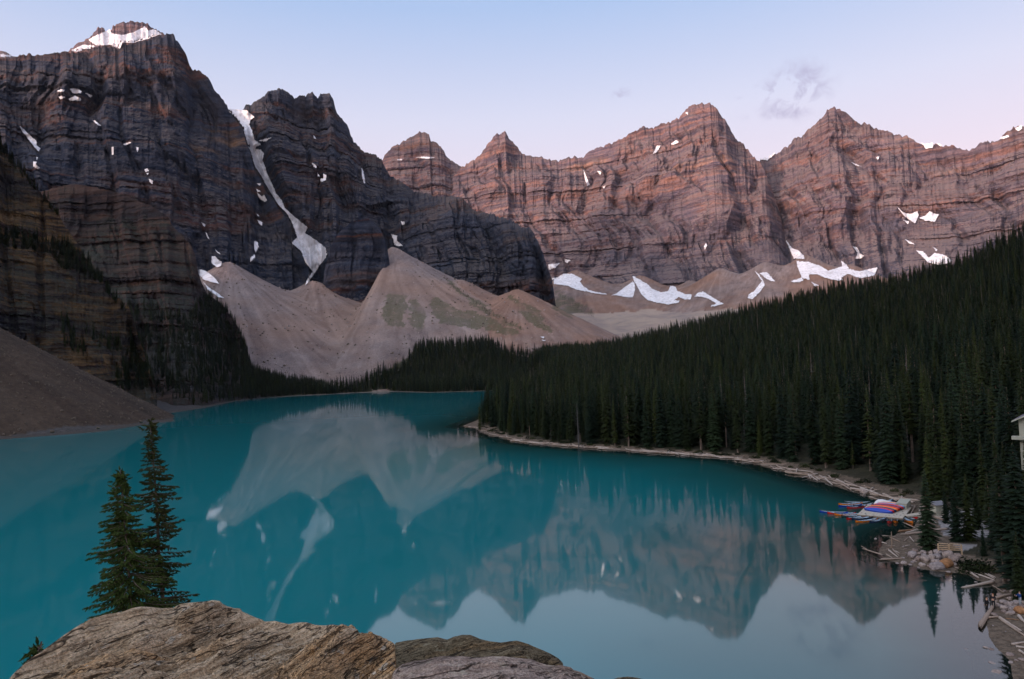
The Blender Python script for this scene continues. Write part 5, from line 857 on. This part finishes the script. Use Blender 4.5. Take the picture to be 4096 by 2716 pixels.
f = MB(); [f.box(x0, x1, y0, y1, .1, .39) for x0, x1, y0, y1 in ((0, .15, 0, LD), (WD - .18, WD - .03, 0, LD), (WD / 2 - .1, WD / 2 + .08, 0, LD))]; [f.box(.15, WD - .18, y0, y0 + .15, .1, .385) for y0 in (0.01, LD / 2, LD - .17)]
obj('frame', f.mesh('frame'), flat('dock_frame_wood', (.20, .16, .12)), dock)
fl = MB().box(-.6, .6, -.5, .5, -.25, .2).mesh('float'); fl.materials.append(flat('float_grey', (.12, .12, .13)))
for fx in (1, WD - 1):
    for fy in (1, LD / 2 - .5, LD - 1.4): obj('float', fl, None, dock, (fx, fy, 0))
gw = bpy.data.objects.new('gangway', None); C.objects.link(gw); gw.location = (*(A_ + ux * WD + uy * 2.4), .02); gw.rotation_euler = (0, 0, .10); tag(gw, 'narrow wooden gangway from the dock to the shore behind the tall spruce', 'gangway')
gp = MB().box(0, .26, -.75, .75, .42, .48).mesh('plank'); gp.materials.append(M_dock)
for k in range(26): obj('plank', gp, None, gw, (k * .29, 0, .02 * k))
obj('beam', MB().box(0, 7.4, -.7, -.58, .25, .415).mesh('beam'), M_dock, gw); obj('beam', MB().box(0, 7.4, .58, .7, .25, .415).mesh('beam'), M_dock, gw)
def on_dock(u, v): return A_ + ux * u + uy * v
bx_ = bpy.data.objects.new('storage_box', None); C.objects.link(bx_); q = ground(906.6, 509.8, .47); bx_.location = (q[0], q[1], .462); bx_.scale = (1.15, 1.15, 1.2); bx_.rotation_euler = (0, 0, math.atan2(uy[1], uy[0])); tag(bx_, 'long cream boarded storage box with flat lid on the dock', 'box')
obj('body', MB().box(0, 4.6, 0, 1.45, 0, .86).mesh('body'), M_cream_d, bx_)
for k in range(5):
    obj('board', MB().box(-.015, 4.615, -.02, -.001, .02 + k * .17, .175 + k * .17).mesh('board'), M_cream, bx_); obj('board', MB().box(-.022, -.003, 0, 1.45, .02 + k * .17, .175 + k * .17).mesh('board'), M_cream, bx_)
obj('lid', MB().box(-.08, 4.68, -.08, 1.53, .875, .935).mesh('lid'), M_cream, bx_)
sb_ = bpy.data.objects.new('step_block', None); C.objects.link(sb_); q = ground(901.5, 509.0, .47); sb_.location = (q[0], q[1], .462); sb_.rotation_euler = (0, 0, ANGD); tag(sb_, 'small grey-brown step block in front of the cream storage box', 'step'); obj('tread', MB().box(-.3, .3, -.25, .25, .42, .48).mesh('tread'), M_dock, sb_); obj('body', MB().box(-.27, .27, -.22, .22, 0, .42).mesh('body'), flat('block_wood', (.25, .20, .16)), sb_)
# ------------------------------------------------------------------ canoes
def canoe_parts():
    n = 17; m = 9; O = []; I = []; L = 5.0
    for i in range(n):
        s = -1 + 2 * i / (n - 1); b = .46 * (1 - abs(s) ** 2.4) ** .75 + .012; h = .36 + .26 * abs(s) ** 3.5; k0 = .03 * abs(s) ** 2 * 3
        for j in range(m):
            th = math.pi * j / (m - 1); y = -math.cos(th) * b; zz = h - (h - k0) * math.sin(th) ** .55
            O.append((s * L / 2, y, zz)); I.append((s * L / 2 * .97, y * .94, h - (h - k0 - .035) * math.sin(th) ** .55 * (1 if abs(s) < .99 else .6)))
    Fh = [tuple(f) for f in grid_faces(n, m)]
    caps = [tuple(range(m)), tuple((n - 1) * m + k for k in range(m - 1, -1, -1))]
    hull = MB().add(O, Fh + caps).mesh('hull', True); lin = MB().add(I, [f[::-1] for f in Fh]).mesh('lining', True)
    gw_ = MB()
    for sgn in (0, m - 1): gw_.add(*tube([np.array(O[i * m + sgn]) + [0, 0, .012] for i in range(n)], [.022] * n, 4))
    gun = gw_.mesh('gunwale'); seat = MB().box(-.14, .14, -.36, .36, .26, .29).mesh('seat'); thw = MB().box(-.035, .035, -.44, .44, .335, .36).mesh('thwart')
    dk = MB().add([(2.42, 0, .60), (2.02, -.12, .47), (2.02, .12, .47), (2.2, 0, .545)], [(0, 3, 1), (0, 2, 3), (1, 3, 2)]).mesh('bow_deck')
    return hull, lin, gun, seat, thw, dk
HULL, LINING, GUN, SEAT, THW, DECK = canoe_parts()
CC = {'orange': flat('canoe_orange', (.75, .20, .015), .35, .5, .06), 'red': flat('canoe_red', (.55, .022, .018), .35, .5, .06), 'blue': flat('canoe_blue', (.008, .05, .36), .35, .5, .06), 'dark green': flat('canoe_green', (.012, .045, .045), .35, .5, .06), 'navy': flat('canoe_navy', (.012, .028, .085), .35, .5, .06), 'pale blue': flat('canoe_pale_blue', (.16, .30, .52), .4, .5, .06)}
M_line = flat('canoe_lining_grey', (.36, .46, .55), .6, .3, .08); M_gun = flat('canoe_gunwale_black', (.018, .018, .02), .5, .3); M_seat = flat('canoe_seat_dark', (.05, .045, .04), .7, .2)
for me_, m_ in ((HULL, CC['red']), (LINING, M_line), (GUN, M_gun), (SEAT, M_seat), (THW, M_gun), (DECK, M_gun)): me_.materials.append(m_)
def canoe(loc, rz, color, label, group, rx=0.0, ry=0.0, scale=1.0):
    e = bpy.data.objects.new('canoe', None); C.objects.link(e); e.location = loc; e.rotation_euler = (rx, ry, rz); e.scale = (scale,) * 3; tag(e, label, 'canoe', group)
    h = obj('hull', HULL, None, e); h.material_slots[0].link = 'OBJECT'; h.material_slots[0].material = CC[color]
    obj('lining', LINING, None, e); obj('gunwale', GUN, None, e); obj('seat', SEAT, None, e, (-1.55, 0, .02)); obj('seat', SEAT, None, e, (1.05, 0, .02)); obj('thwart', THW, None, e, (-.2, 0, 0)); obj('thwart', THW, None, e, (.55, 0, .0)); obj('bow_deck', DECK, None, e); obj('bow_deck', DECK, None, e, None, (0, 0, math.pi)); return e
FLOAT = [((487, 262), (980, 238), 'orange', 'topmost of the moored canoes left of the dock'), ((490, 300), (1000, 268), 'blue', 'just below the topmost orange one left of the dock'), ((650, 332), (1060, 285), 'red', 'lowest of the upper moored row, beside the upturned stack'), ((590, 222), (1200, 236), 'dark green', 'behind the topmost orange one'), ((1530, 188), (1180, 240), 'navy', 'behind the white tarpaulin'), ((770, 300), (1150, 258), 'navy', 'between the blue and red ones in the upper row'),
    ((135, 398), (650, 425), 'blue', 'farthest out on the left of all moored ones'), ((280, 427), (800, 437), 'red', 'second from the left end of the lower row'), ((415, 457), (950, 450), 'orange', 'third from the left end of the lower row'), ((545, 497), (1030, 462), 'dark green', 'between the orange and red ones of the lower row'), ((640, 537), (1010, 482), 'red', 'halfway along the lower row below the dock corner'), ((745, 545), (1220, 490), 'navy', 'just inside the lower red one'), ((808, 592), (1300, 535), 'orange', 'outermost at the lower left of the fan'), ((1078, 605), (1430, 522), 'navy', 'right of the lower orange one in the fan'),
    ((1300, 602), (1395, 500), 'dark green', 'leftmost of those pointing straight at us'), ((1455, 612), (1450, 502), 'red', 'pointing straight at us in the middle of the fan'), ((1575, 605), (1540, 492), 'orange', 'pointing straight at us, right of the red one'), ((1725, 595), (1600, 492), 'dark green', 'turned to the right beside the orange one pointing at us'), ((1900, 607), (1650, 492), 'orange', 'lowest at the right of the fan beside the spruce'), ((1960, 575), (1720, 470), 'dark green', 'half hidden by the spruce at the right of the fan'), ((1990, 530), (1740, 440), 'red', 'uppermost at the right of the fan below the gangway')]
for bow, st, colr, lab in FLOAT:
    b = ground(*[np.float64(q) for q in Z8([bow])[0]], .28)[:2]; s = ground(*[np.float64(q) for q in Z8([st])[0]], .28)[:2]; d = (s - b) / np.linalg.norm(s - b)
    if np.linalg.norm(s - b) < 4.4 or np.linalg.norm(s - b) > 6: pass
    c = b + d * 2.5; canoe((c[0], c[1], -.11), math.atan2(-d[1], -d[0]), colr, f'{colr} canoe afloat, {lab}', 'canoes moored around the dock')
STACK = [('blue', 'nearest of the upturned row'), ('red', 'second of the upturned row'), ('navy', 'third of the upturned row'), ('orange', 'fourth of the upturned row'), ('red', 'fifth of the upturned row'), ('navy', 'sixth of the upturned row'), ('red', 'seventh of the upturned row'), ('pale blue', 'eighth of the upturned row'), ('orange', 'ninth and farthest of the upturned row')]
p0 = np.array([67.5, 135.7]); p1 = np.array([72.0, 139.1]); ax = math.atan2(-4.0, 3.3)
for k, (colr, lab) in enumerate(STACK):
    c = p0 + (p1 - p0) * k / 8; canoe((c[0], c[1], 1.03 + .035 * k), ax + random.uniform(-.03, .03), colr, f'{colr} canoe lying upturned on the dock, {lab}', 'upturned canoes on the dock', rx=math.pi + .62, scale=1.04)
# white tarpaulin over a covered stack
tp = np.linspace(-1, 1, 34); tw = np.linspace(-1, 1, 15); TX, TY = np.meshgrid(tp, tw, indexing='ij'); hgt = (1.05 - .55 * sstep(-.5, .7, TX)) * np.clip(1 - np.abs(TY) ** 2.2, 0, 1) ** .7 * np.clip(1 - np.abs(TX) ** 6, 0, 1) + .06 * fbm(TX * 4, TY * 4, 1.5, 3) * (1 - TY ** 2)
tarp = obj('tarpaulin', mesh_from('tarpaulin', np.stack([TX * 2.4, TY * .75, np.maximum(hgt, 0)], -1).reshape(-1, 3), grid_faces(34, 15), True), flat('white_tarpaulin', (.62, .63, .64), .6, .3, .06)); q = ground(889.5, 505.6, .47); tarp.location = (q[0], q[1] + .8, .47); tarp.rotation_euler = (0, 0, ANGD + .35); tag(tarp, 'white tarpaulin draped over a stack behind the upturned canoes', 'tarpaulin')
sol = tarp.modifiers.new('thick', 'SOLIDIFY'); sol.thickness = .02

# ------------------------------------------------------------------ wooden railing, kiosk and lodge
M_timber = flat('new_timber', (.42, .30, .19), .8, .2, .15, 4.0)
rl = bpy.data.objects.new('wooden_railing', None); C.objects.link(rl); ra = ground(*Z7([(1447, 790)])[0], .9); rb3 = ground(*Z7([(1692, 815)])[0], .7); rl.location = ra; dv = rb3 - ra; LR = float(np.hypot(dv[0], dv[1])); rl.rotation_euler = (0, 0, math.atan2(dv[1], dv[0])); tag(rl, 'new timber railing of two framed panels above the boulder heap', 'railing')
for px_ in (0, LR * .46, LR): obj('post', MB().box(px_ - .09, px_ + .09, -.09, .09, -.5, 1.0).mesh('post'), M_timber, rl)
for a, b in ((.09, LR * .46 - .09), (LR * .46 + .09, LR - .09)):
    obj('top_rail', MB().box(a - .02, b + .02, -.11, .11, 1.005, 1.10).mesh('top_rail'), M_timber, rl)
    for zz in (.12, .40, .68): obj('slat', MB().box(a, b, -.035, .035, zz, zz + .13).mesh('slat'), M_timber, rl)
ks = bpy.data.objects.new('kiosk', None); C.objects.link(ks); q = ground(*Z7([(1432, 372)])[0], 1.0); ks.location = (q[0], q[1], ground_z(q[0], q[1])); ks.rotation_euler = (0, 0, .3); tag(ks, 'small pale hut with a grey roof half hidden behind the tall spruce', 'hut')
obj('wall', MB().box(-.9, .9, -.7, .7, -.3, 2.0).mesh('wall'), M_cream, ks); obj('roof', MB().add([(-1.2, -1, 2.0), (1.2, -1, 2.0), (1.2, 1, 2.0), (-1.2, 1, 2.0), (-1.2, 0, 2.6), (1.2, 0, 2.6)], [(0, 1, 5, 4), (2, 3, 4, 5), (0, 4, 3), (1, 2, 5), (3, 2, 1, 0)]).mesh('roof'), flat('grey_roof', (.20, .20, .22)), ks); obj('door', MB().box(-.35, .35, -.74, -.703, -.1, 1.75).mesh('door'), M_cream_d, ks)
lg = bpy.data.objects.new('lodge', None); C.objects.link(lg); q = at(np.float64(1020.5), np.float64(452.0), 150.); lg.location = q; lg.rotation_euler = (0, 0, -.72); tag(lg, 'cream boarded two-storey lodge with grey shingle roof among the trees at the right edge', 'building')
Wl, Dl, Hl = 9.0, 12.0, 5.6; M_sh = flat('grey_shingle', (.17, .15, .17), .9, .1, .25, 2.0); M_dark = flat('dark_glass', (.02, .022, .025), .2, .5)
obj('wall', MB().add([(0, 0, -3), (Wl, 0, -3), (Wl, Dl, -3), (0, Dl, -3), (0, 0, Hl), (Wl, 0, Hl), (Wl, Dl, Hl), (0, Dl, Hl), (Wl / 2, 0, Hl + 2.1), (Wl / 2, Dl, Hl + 2.1)], [(0, 1, 5, 8, 4), (1, 2, 6, 5), (2, 3, 7, 9, 6), (3, 0, 4, 7), (4, 8, 9, 7), (5, 6, 9, 8)]).mesh('wall'), M_cream_d, lg)
brd = MB().box(.02, Wl - .02, -.03, -.002, 0, .24).mesh('board'); brd.materials.append(M_cream)
for k in range(21): obj('board', brd, None, lg, (0, 0, .02 + k * .265))
for sgn in (0, 1):
    x0, x1 = (-.9, Wl / 2) if sgn == 0 else (Wl + .9, Wl / 2); z0, z1 = Hl - .42, Hl + 2.2
    rf = obj('roof', MB().add([(x0, -.9, z0), (x1, -.9, z1), (x1, Dl + .9, z1), (x0, Dl + .9, z0), (x0, -.9, z0 + .16), (x1, -.9, z1 + .16), (x1, Dl + .9, z1 + .16), (x0, Dl + .9, z0 + .16)], [(0, 1, 2, 3), (7, 6, 5, 4), (0, 4, 5, 1), (3, 2, 6, 7), (0, 3, 7, 4), (1, 5, 6, 2)]).mesh('roof'), M_sh, lg)
    obj('fascia', MB().add([(x0, -.97, z0 - .06), (x1, -.97, z1 - .06), (x1, -.97, z1 + .18), (x0, -.97, z0 + .18), (x0, -.905, z0 - .06), (x1, -.905, z1 - .06), (x1, -.905, z1 + .18), (x0, -.905, z0 + .18)], [(0, 1, 2, 3), (7, 6, 5, 4), (0, 4, 5, 1), (3, 2, 6, 7)]).mesh('fascia'), M_cream, rf)
obj('balcony', MB().box(-1.0, Wl, -1.3, -.035, 2.2, 2.75).mesh('balcony'), M_cream, lg)
for wx in (1.6, 5.6):
    for wz in (.6, 3.6):
        w_ = obj('window', MB().box(wx, wx + 1.5, -.06, -.032, wz, wz + 1.3).mesh('window'), M_dark, lg); obj('frame', MB().box(wx - .1, wx + 1.6, -.055, -.034, wz + 1.3, wz + 1.42).mesh('frame'), M_cream, w_)
obj('doorway', MB().box(-.06, -.004, 1.0, 3.0, -.2, 2.0).mesh('doorway'), M_dark, lg)

# ------------------------------------------------------------------ single trees and bushes by the water
def px_tree(base, top, kind, label, fat=1.0, zb=None, group=None):
    w = ground(np.float64(base[0]), np.float64(base[1]), .8); z = ground_z(w[0], w[1]) if zb is None else zb; w = ground(np.float64(base[0]), np.float64(base[1]), z); z = ground_z(w[0], w[1]) if zb is None else zb
    h = float(at(np.float64(top[0]), np.float64(top[1]), float(np.hypot(w[0], w[1])))[2] - z); return conifer((w[0], w[1], z - .2), h, kind, label, group, fat=fat)
px_tree((929, 551), (921.5, 468), 2, 'tall full spruce in front of the dock end, by the boulder heap', 1.15); px_tree((957, 541), (953.7, 477), 5, 'middle-sized spruce right of the tall one by the boulder heap', 1.25)
px_tree((969, 540), (966, 471), 0, 'spruce with visible lower trunk behind the wooden railing', 1.2); px_tree((991, 540), (987, 470), 4, 'sparse spruce showing pale gravel through its branches', 1.3); px_tree((1005, 583), (1000, 452), 6, 'tall bare-trunked conifer near the lower right beach', 1.15); px_tree((1022, 588), (1022, 440), 2, 'large conifer at the right edge above the beach', 1.2); px_tree((1012, 572), (1010, 470), 5, 'bushy conifer between the two tall ones at the right edge', 1.3)
px_tree((985, 520), (982, 432), 1, 'conifer behind the gravel clearing, nearest the lodge', 1.1); px_tree((1000, 530), (1003, 430), 3, 'slim conifer below the lodge', 1.1); px_tree((940, 508), (938, 436), 0, 'conifer at the back of the gravel clearing behind the hut', 1.1)
for i_, (bs, tp, kd_, lb) in enumerate([((946, 523), (944, 488), 5, 'short dense spruce in the gravel clearing beside the hut'), ((977, 529), (975, 480), 0, 'full spruce in the middle of the gravel clearing'), ((997, 550), (995, 486), 2, 'broad spruce at the right of the gravel clearing'), ((1016, 550), (1016, 470), 1, 'narrow conifer at the right edge below the lodge'), ((1007, 517), (1006, 440), 3, 'slender conifer just below the lodge wall'), ((966, 506), (965, 430), 2, 'broad conifer behind the gravel clearing, left of the lodge'), ((992, 507), (991, 425), 5, 'dense conifer right behind the gravel clearing'), ((1001, 567), (1000, 520), 5, 'short bushy spruce at the edge of the lower beach'), ((1020, 600), (1024, 530), 0, 'full spruce at the right edge by the boulders'), ((952, 505), (951, 452), 3, 'slender conifer just right of the hut'), ((984, 556), (983, 524), 5, 'short spruce behind the round bushes'), ((930, 506), (929, 430), 1, 'narrow tall conifer above the storage box end'), ((1009, 478), (1008, 404), 2, 'broad conifer directly in front of the lodge wall')]):
    px_tree(bs, tp, kd_, lb, 1.25)
e, a, b = px_tree((480, 431), (479, 402), 3, 'small lone conifer on the tip of the wooded point', 1.2)
dm = MB(); g = random.Random(77); dm.add(*tube([(0, 0, -.5), (.1, 0, 6), (.0, .1, 12), (.1, .1, 17)], [.2, .16, .1, .03], 6))
for k in range(70):
    z = g.uniform(2.5, 16); a = g.uniform(0, 6.28); L = (1.9 - .09 * z) * g.uniform(.5, 1.1) + .2; dm.add(*tube([(.05, .05, z), (.6 * L * math.cos(a), .6 * L * math.sin(a), z - .1 * L), (L * math.cos(a), L * math.sin(a), z - .45 * L)], [.04, .025, .01], 3, False))
dead = bpy.data.objects.new('dead_tree', None); C.objects.link(dead); q = ground(579, 446, 1.0); dead.location = (q[0], q[1] + 2, ground_z(q[0], q[1] + 2)); tag(dead, 'bare grey dead conifer among the green ones on the wooded point', 'tree'); obj('trunk', dm.mesh('trunk'), M_dead, dead)
def bush_mesh(seed, n=420):
    g = random.Random(seed); K = MB()
    for k in range(n):
        th = g.uniform(0, 6.283); ph = math.acos(g.uniform(-.1, 1)); r = g.uniform(.55, 1.0) * (1 + .25 * math.sin(3 * th + seed)); c = np.array([r * math.sin(ph) * math.cos(th), r * math.sin(ph) * math.sin(th), .8 * r * math.cos(ph)]); d = np.array([g.gauss(0, 1), g.gauss(0, 1), g.gauss(0, .6)]) + c; d /= np.linalg.norm(d); s = np.cross(d, [g.gauss(0, 1), g.gauss(0, 1), g.gauss(0, 1)]); s /= np.linalg.norm(s); L = g.uniform(.14, .26)
        K.add([c, c + d * L * .5 + s * L * .3, c + d * L, c + d * L * .5 - s * L * .3], [(0, 1, 2), (0, 2, 3)])
    m = K.mesh('bush'); m.materials.append(M_leaf); return m
BUSH = [bush_mesh(s) for s in range(3)]
def bush(w, r, label, group=None):
    o = obj('bush', random.choice(BUSH), None, None, (w[0], w[1], ground_z(w[0], w[1]) - .1), (0, 0, random.uniform(0, 6.28)), (r, r, r * .85)); tag(o, label, 'bush', group)
for (x, y), r in (((1760, 960), 1.5), ((1840, 930), 2.0), ((1930, 960), 1.7), ((1720, 900), 1.2)): bush(ground(*Z7([(x, y)])[0], .8), r, 'rounded dark green bush right of the boulder heap', 'bushes beside the boulder heap')
for i in range(90):
    s = g3.uniform(.03, .97) * cum[-1]; j = min(np.searchsorted(cum, s, 'right') - 1, len(seg) - 1); dr = (line[j + 1] - line[j]) / seg[j]; nrm = np.array([-dr[1], dr[0]])
    if not in_poly(*(line[j] + dr * (s - cum[j]) + nrm * 3), LAND): nrm = -nrm
    p = line[j] + dr * (s - cum[j]) + nrm * g3.uniform(4.5, 8.5); rb_ = g3.uniform(.6, 1.5); bx__ = float(project(np.array([p[0], p[1], .3]))[0]); bush((p[0], p[1]), rb_, f"{'larger' if rb_ > 1.15 else 'small' if rb_ < .85 else 'middling'} low green bush behind the driftwood, {next(w for q, w in ZONES if bx__ < q)}", 'low bushes along the forest shore')

# ------------------------------------------------------------------ people on the beach
M_skin = flat('skin', (.45, .27, .19), .6, .3, .05); M_shoe = flat('shoes', (.03, .03, .03))
def person(loc, rz, label, pose, height, c_top, c_leg, c_hair, long_hair=True):
    k = height / 1.75; J = dict(pel=(0, 0, .95), ch=(0, 0, 1.28), nk=(0, 0, 1.48), hd=(0, .02, 1.60), ht=(0, .02, 1.70), ls=(-.19, 0, 1.42), rs=(.19, 0, 1.42), lh=(-.10, 0, .90), rh=(.10, 0, .90), lk=(-.11, .03, .50), rk=(.11, .03, .50), la=(-.11, 0, .09), ra=(.11, 0, .09), lt=(-.12, .17, .04), rt=(.12, .17, .04), le=(-.27, 0, 1.14), re=(.27, 0, 1.14), lw=(-.29, .08, .90), rw=(.29, .08, .90), lp=(-.29, .10, .82), rp=(.29, .10, .82)); J.update(pose)
    R = dict(pel=.15, ch=.155, nk=.06, hd=.095, ht=.075, ls=.075, rs=.075, lh=.10, rh=.10, lk=.065, rk=.065, la=.045, ra=.045, lt=.04, rt=.04, le=.05, re=.05, lw=.035, rw=.035, lp=.035, rp=.035)
    names = list(J); E = [('pel', 'ch'), ('ch', 'nk'), ('nk', 'hd'), ('hd', 'ht'), ('ch', 'ls'), ('ch', 'rs'), ('ls', 'le'), ('le', 'lw'), ('lw', 'lp'), ('rs', 're'), ('re', 'rw'), ('rw', 'rp'), ('pel', 'lh'), ('pel', 'rh'), ('lh', 'lk'), ('lk', 'la'), ('la', 'lt'), ('rh', 'rk'), ('rk', 'ra'), ('ra', 'rt')]
    V = [J[n] for n in names]; ed = [(names.index(a), names.index(b)) for a, b in E]; rad = [R[n] for n in names]
    for s in ('l', 'r'):            # five fingers rooted in each palm
        p = np.array(J[s + 'p']); d = p - np.array(J[s + 'w']); d /= np.linalg.norm(d); sd = np.cross(d, [1, 0, 0]); sd /= np.linalg.norm(sd) + 1e-9
        for q, L in ((-.03, .07), (-.01, .085), (.01, .08), (.03, .065), (.05, .05)):
            i0 = len(V); V += [tuple(p + sd * q + d * .02), tuple(p + sd * q * 1.2 + d * L + np.array([0, .015, 0]))]; rad += [.011, .008]; ed += [(names.index(s + 'p'), i0), (i0, i0 + 1)]
    me = bpy.data.meshes.new('person'); me.from_pydata(V, ed, []); o = bpy.data.objects.new('person', me); C.objects.link(o)
    sk = o.modifiers.new('skin', 'SKIN'); sub = o.modifiers.new('sub', 'SUBSURF'); sub.levels = 1; sub.render_levels = 1
    for v, r in zip(me.skin_vertices[0].data, rad): v.radius = (r, r)
    me.skin_vertices[0].data[0].use_root = True
    bpy.context.view_layer.update(); ev = o.evaluated_get(bpy.context.evaluated_depsgraph_get()); m2 = bpy.data.meshes.new_from_object(ev); o.modifiers.clear(); o.data = m2; m2.name = 'person'
    for m in (flat('jacket', c_top, .85), flat('trousers', c_leg, .85), M_skin, M_shoe): m2.materials.append(m)
    hz = J['pel'][2]; nz = J['nk'][2]
    for p in m2.polygons:
        c = p.center; near = min(names, key=lambda n: (Vector(J[n]) - c).length); p.use_smooth = True
        p.material_index = 2 if near in ('nk', 'hd', 'ht', 'lp', 'rp') else 3 if near in ('la', 'ra', 'lt', 'rt') and c.z < J['la'][2] + .05 else 1 if near in ('lh', 'rh', 'lk', 'rk', 'la', 'ra') or (near == 'pel' and c.z < hz - .02) else 0
    o.location = loc; o.rotation_euler = (0, 0, rz); o.scale = (k,) * 3; tag(o, label, 'person')
    h = Vector(J['hd']); bm = bmesh.new(); bmesh.ops.create_uvsphere(bm, u_segments=12, v_segments=8, radius=1)
    for v in bm.verts:
        x, y, z = v.co; v.co = (x * .112, y * .118 - .018, z * .13 + .03)
        if y > .35 and z < .45: v.co.y *= .2; v.co.z = max(v.co.z, .07)
        if long_hair and y < .1 and z < -.1: v.co.z -= .26 * min(1, -z * 1.3)
    hm = bpy.data.meshes.new('hair'); bm.to_mesh(hm); bm.free(); obj('hair', hm, flat('hair_' + label[:6], c_hair), o, h)
    obj('nose', MB().add([(-.014, .09, -.02), (.014, .09, -.02), (0, .125, -.02), (0, .092, .03)], [(0, 1, 2), (0, 2, 3), (2, 1, 3), (0, 3, 1)]).mesh('nose'), M_skin, o, h)
    for s in (-.035, .035): obj('eye', MB().box(-.012, .012, -.004, .004, -.006, .006).mesh('eye'), M_shoe, o, h + Vector((s, .096, .025)))
    return o
def stand(px, py): w = ground(*ZB([(px, py)])[0], .5); z = max(ground_z(w[0], w[1]), .02); w = ground(*ZB([(px, py)])[0], z); return (w[0], w[1], max(ground_z(w[0], w[1]), .02))
person(stand(1262, 625), math.pi * .75, 'person with auburn hair in a dark coat standing behind the thick grey log', dict(lw=(-.16, .16, 1.05), lp=(-.10, .2, 1.05), rw=(.16, .16, 1.05), rp=(.1, .2, 1.04)), 1.78, (.022, .018, .020), (.020, .020, .024), (.20, .085, .035))
person(stand(1178, 668), math.pi * .55, 'person in a black jacket with long reddish hair at the water side of the log', dict(lw=(-.22, .14, .98), lp=(-.18, .2, .95), lk=(-.11, .07, .5), la=(-.11, -.02, .09)), 1.66, (.012, .012, .013), (.014, .014, .016), (.23, .09, .035))
person(stand(1622, 582), math.pi * .5, 'person in a blue jacket and grey trousers reaching out an arm by the boulders', dict(le=(-.25, .24, 1.30), lw=(-.22, .48, 1.28), lp=(-.21, .57, 1.28), re=(.25, .2, 1.22), rw=(.18, .42, 1.26), rp=(.15, .5, 1.26)), 1.68, (.012, .045, .16), (.30, .32, .34), (.035, .025, .02), False)
# ------------------------------------------------------------------ loose rock lying on the scree
stone_proto = [o for o in C.objects if o.name.startswith('scree_boulder')][:2] + [o for o in C.objects if o.name.startswith('boulder')][:2]
def stone_nodes():
    ng = bpy.data.node_groups.new('stone_scatter', 'GeometryNodeTree')
    ng.interface.new_socket('Geometry', in_out='INPUT', socket_type='NodeSocketGeometry'); ng.interface.new_socket('Geometry', in_out='OUTPUT', socket_type='NodeSocketGeometry')
    N = ng.nodes; L = ng.links; gi = N.new('NodeGroupInput'); go = N.new('NodeGroupOutput'); jn = N.new('GeometryNodeJoinGeometry')
    def named(name, dt):
        q = N.new('GeometryNodeInputNamedAttribute'); q.data_type = dt; q.inputs[0].default_value = name; return q.outputs[0]
    var = named('var', 'INT'); scl = named('scl', 'FLOAT_VECTOR'); rot = named('rot', 'FLOAT_VECTOR')
    for k, o in enumerate(stone_proto):
        oi = N.new('GeometryNodeObjectInfo'); oi.transform_space = 'ORIGINAL'; oi.inputs['Object'].default_value = o
        cmp_ = N.new('FunctionNodeCompare'); cmp_.data_type = 'INT'; cmp_.operation = 'EQUAL'; L.new(var, cmp_.inputs[2]); cmp_.inputs[3].default_value = k
        ip = N.new('GeometryNodeInstanceOnPoints'); L.new(gi.outputs[0], ip.inputs['Points']); L.new(cmp_.outputs[0], ip.inputs['Selection']); L.new(oi.outputs['Geometry'], ip.inputs['Instance'])
        e2r = N.new('FunctionNodeEulerToRotation'); L.new(rot, e2r.inputs[0]); L.new(e2r.outputs[0], ip.inputs['Rotation']); L.new(scl, ip.inputs['Scale']); L.new(ip.outputs[0], jn.inputs[0])
    L.new(jn.outputs[0], go.inputs[0]); return ng
SN = stone_nodes()
def stones(label, x, y, size, kinds, lim=None):
    z, tl, ins, ds, _ = terrain(x, y); ok = ins & tl & (z > .3)
    if lim is not None: ok &= lim(x, y, z)
    P = np.stack([x, y, z], -1)[ok]; n = len(P); s = size[ok]; me = bpy.data.meshes.new('scree_stones'); me.vertices.add(n); me.vertices.foreach_set('co', P.astype(np.float32).ravel())
    a = me.attributes.new('var', 'INT', 'POINT'); a.data.foreach_set('value', g2.choice(kinds, n).astype(np.int32))
    a = me.attributes.new('scl', 'FLOAT_VECTOR', 'POINT'); a.data.foreach_set('vector', np.stack([s, s * g2.uniform(.6, 1, n), s * g2.uniform(.5, .9, n)], -1).astype(np.float32).ravel())
    a = me.attributes.new('rot', 'FLOAT_VECTOR', 'POINT'); a.data.foreach_set('vector', g2.uniform(0, 6.28, (n, 3)).astype(np.float32).ravel())
    me.update(); o = obj('scree_stones', me); tag(o, label, 'stones', None, 'stuff'); m = o.modifiers.new('scatter', 'NODES'); m.node_group = SN
n = 5200; x = g2.uniform(-480, -240, n); y = g2.uniform(410, 640, n); stones('loose stones strewn over the brown scree slope at the left edge', x, y, .22 + 1.1 * g2.uniform(0, 1, n) ** 5, [0, 1])
n = 4500; a = g2.uniform(az_of(200), az_of(560), n); r = g2.uniform(1200, 1850, n); stones('loose rocks strewn over the pale scree fans', np.sin(a) * r, np.cos(a) * r, .5 + 2.6 * g2.uniform(0, 1, n) ** 6, [0, 1, 2, 3])
# ------------------------------------------------------------------ morning air between the near shore and the far walls
hb = MB().box(-5600, 5600, -2700, 5600, -40, 1720)
hz = obj('haze', hb.mesh('haze')); tag(hz, 'thin bluish morning haze filling the valley', None, None, 'stuff')
t = NT('morning_air'); pv = t.n('VolumePrincipled'); pv.inputs['Color'].default_value = (.72, .78, .95, 1); pv.inputs['Density'].default_value = 7.0e-6; pv.inputs['Anisotropy'].default_value = 0.0
t.L.new(pv.outputs[0], t.out.inputs['Volume']); hz.data.materials.append(t.m)
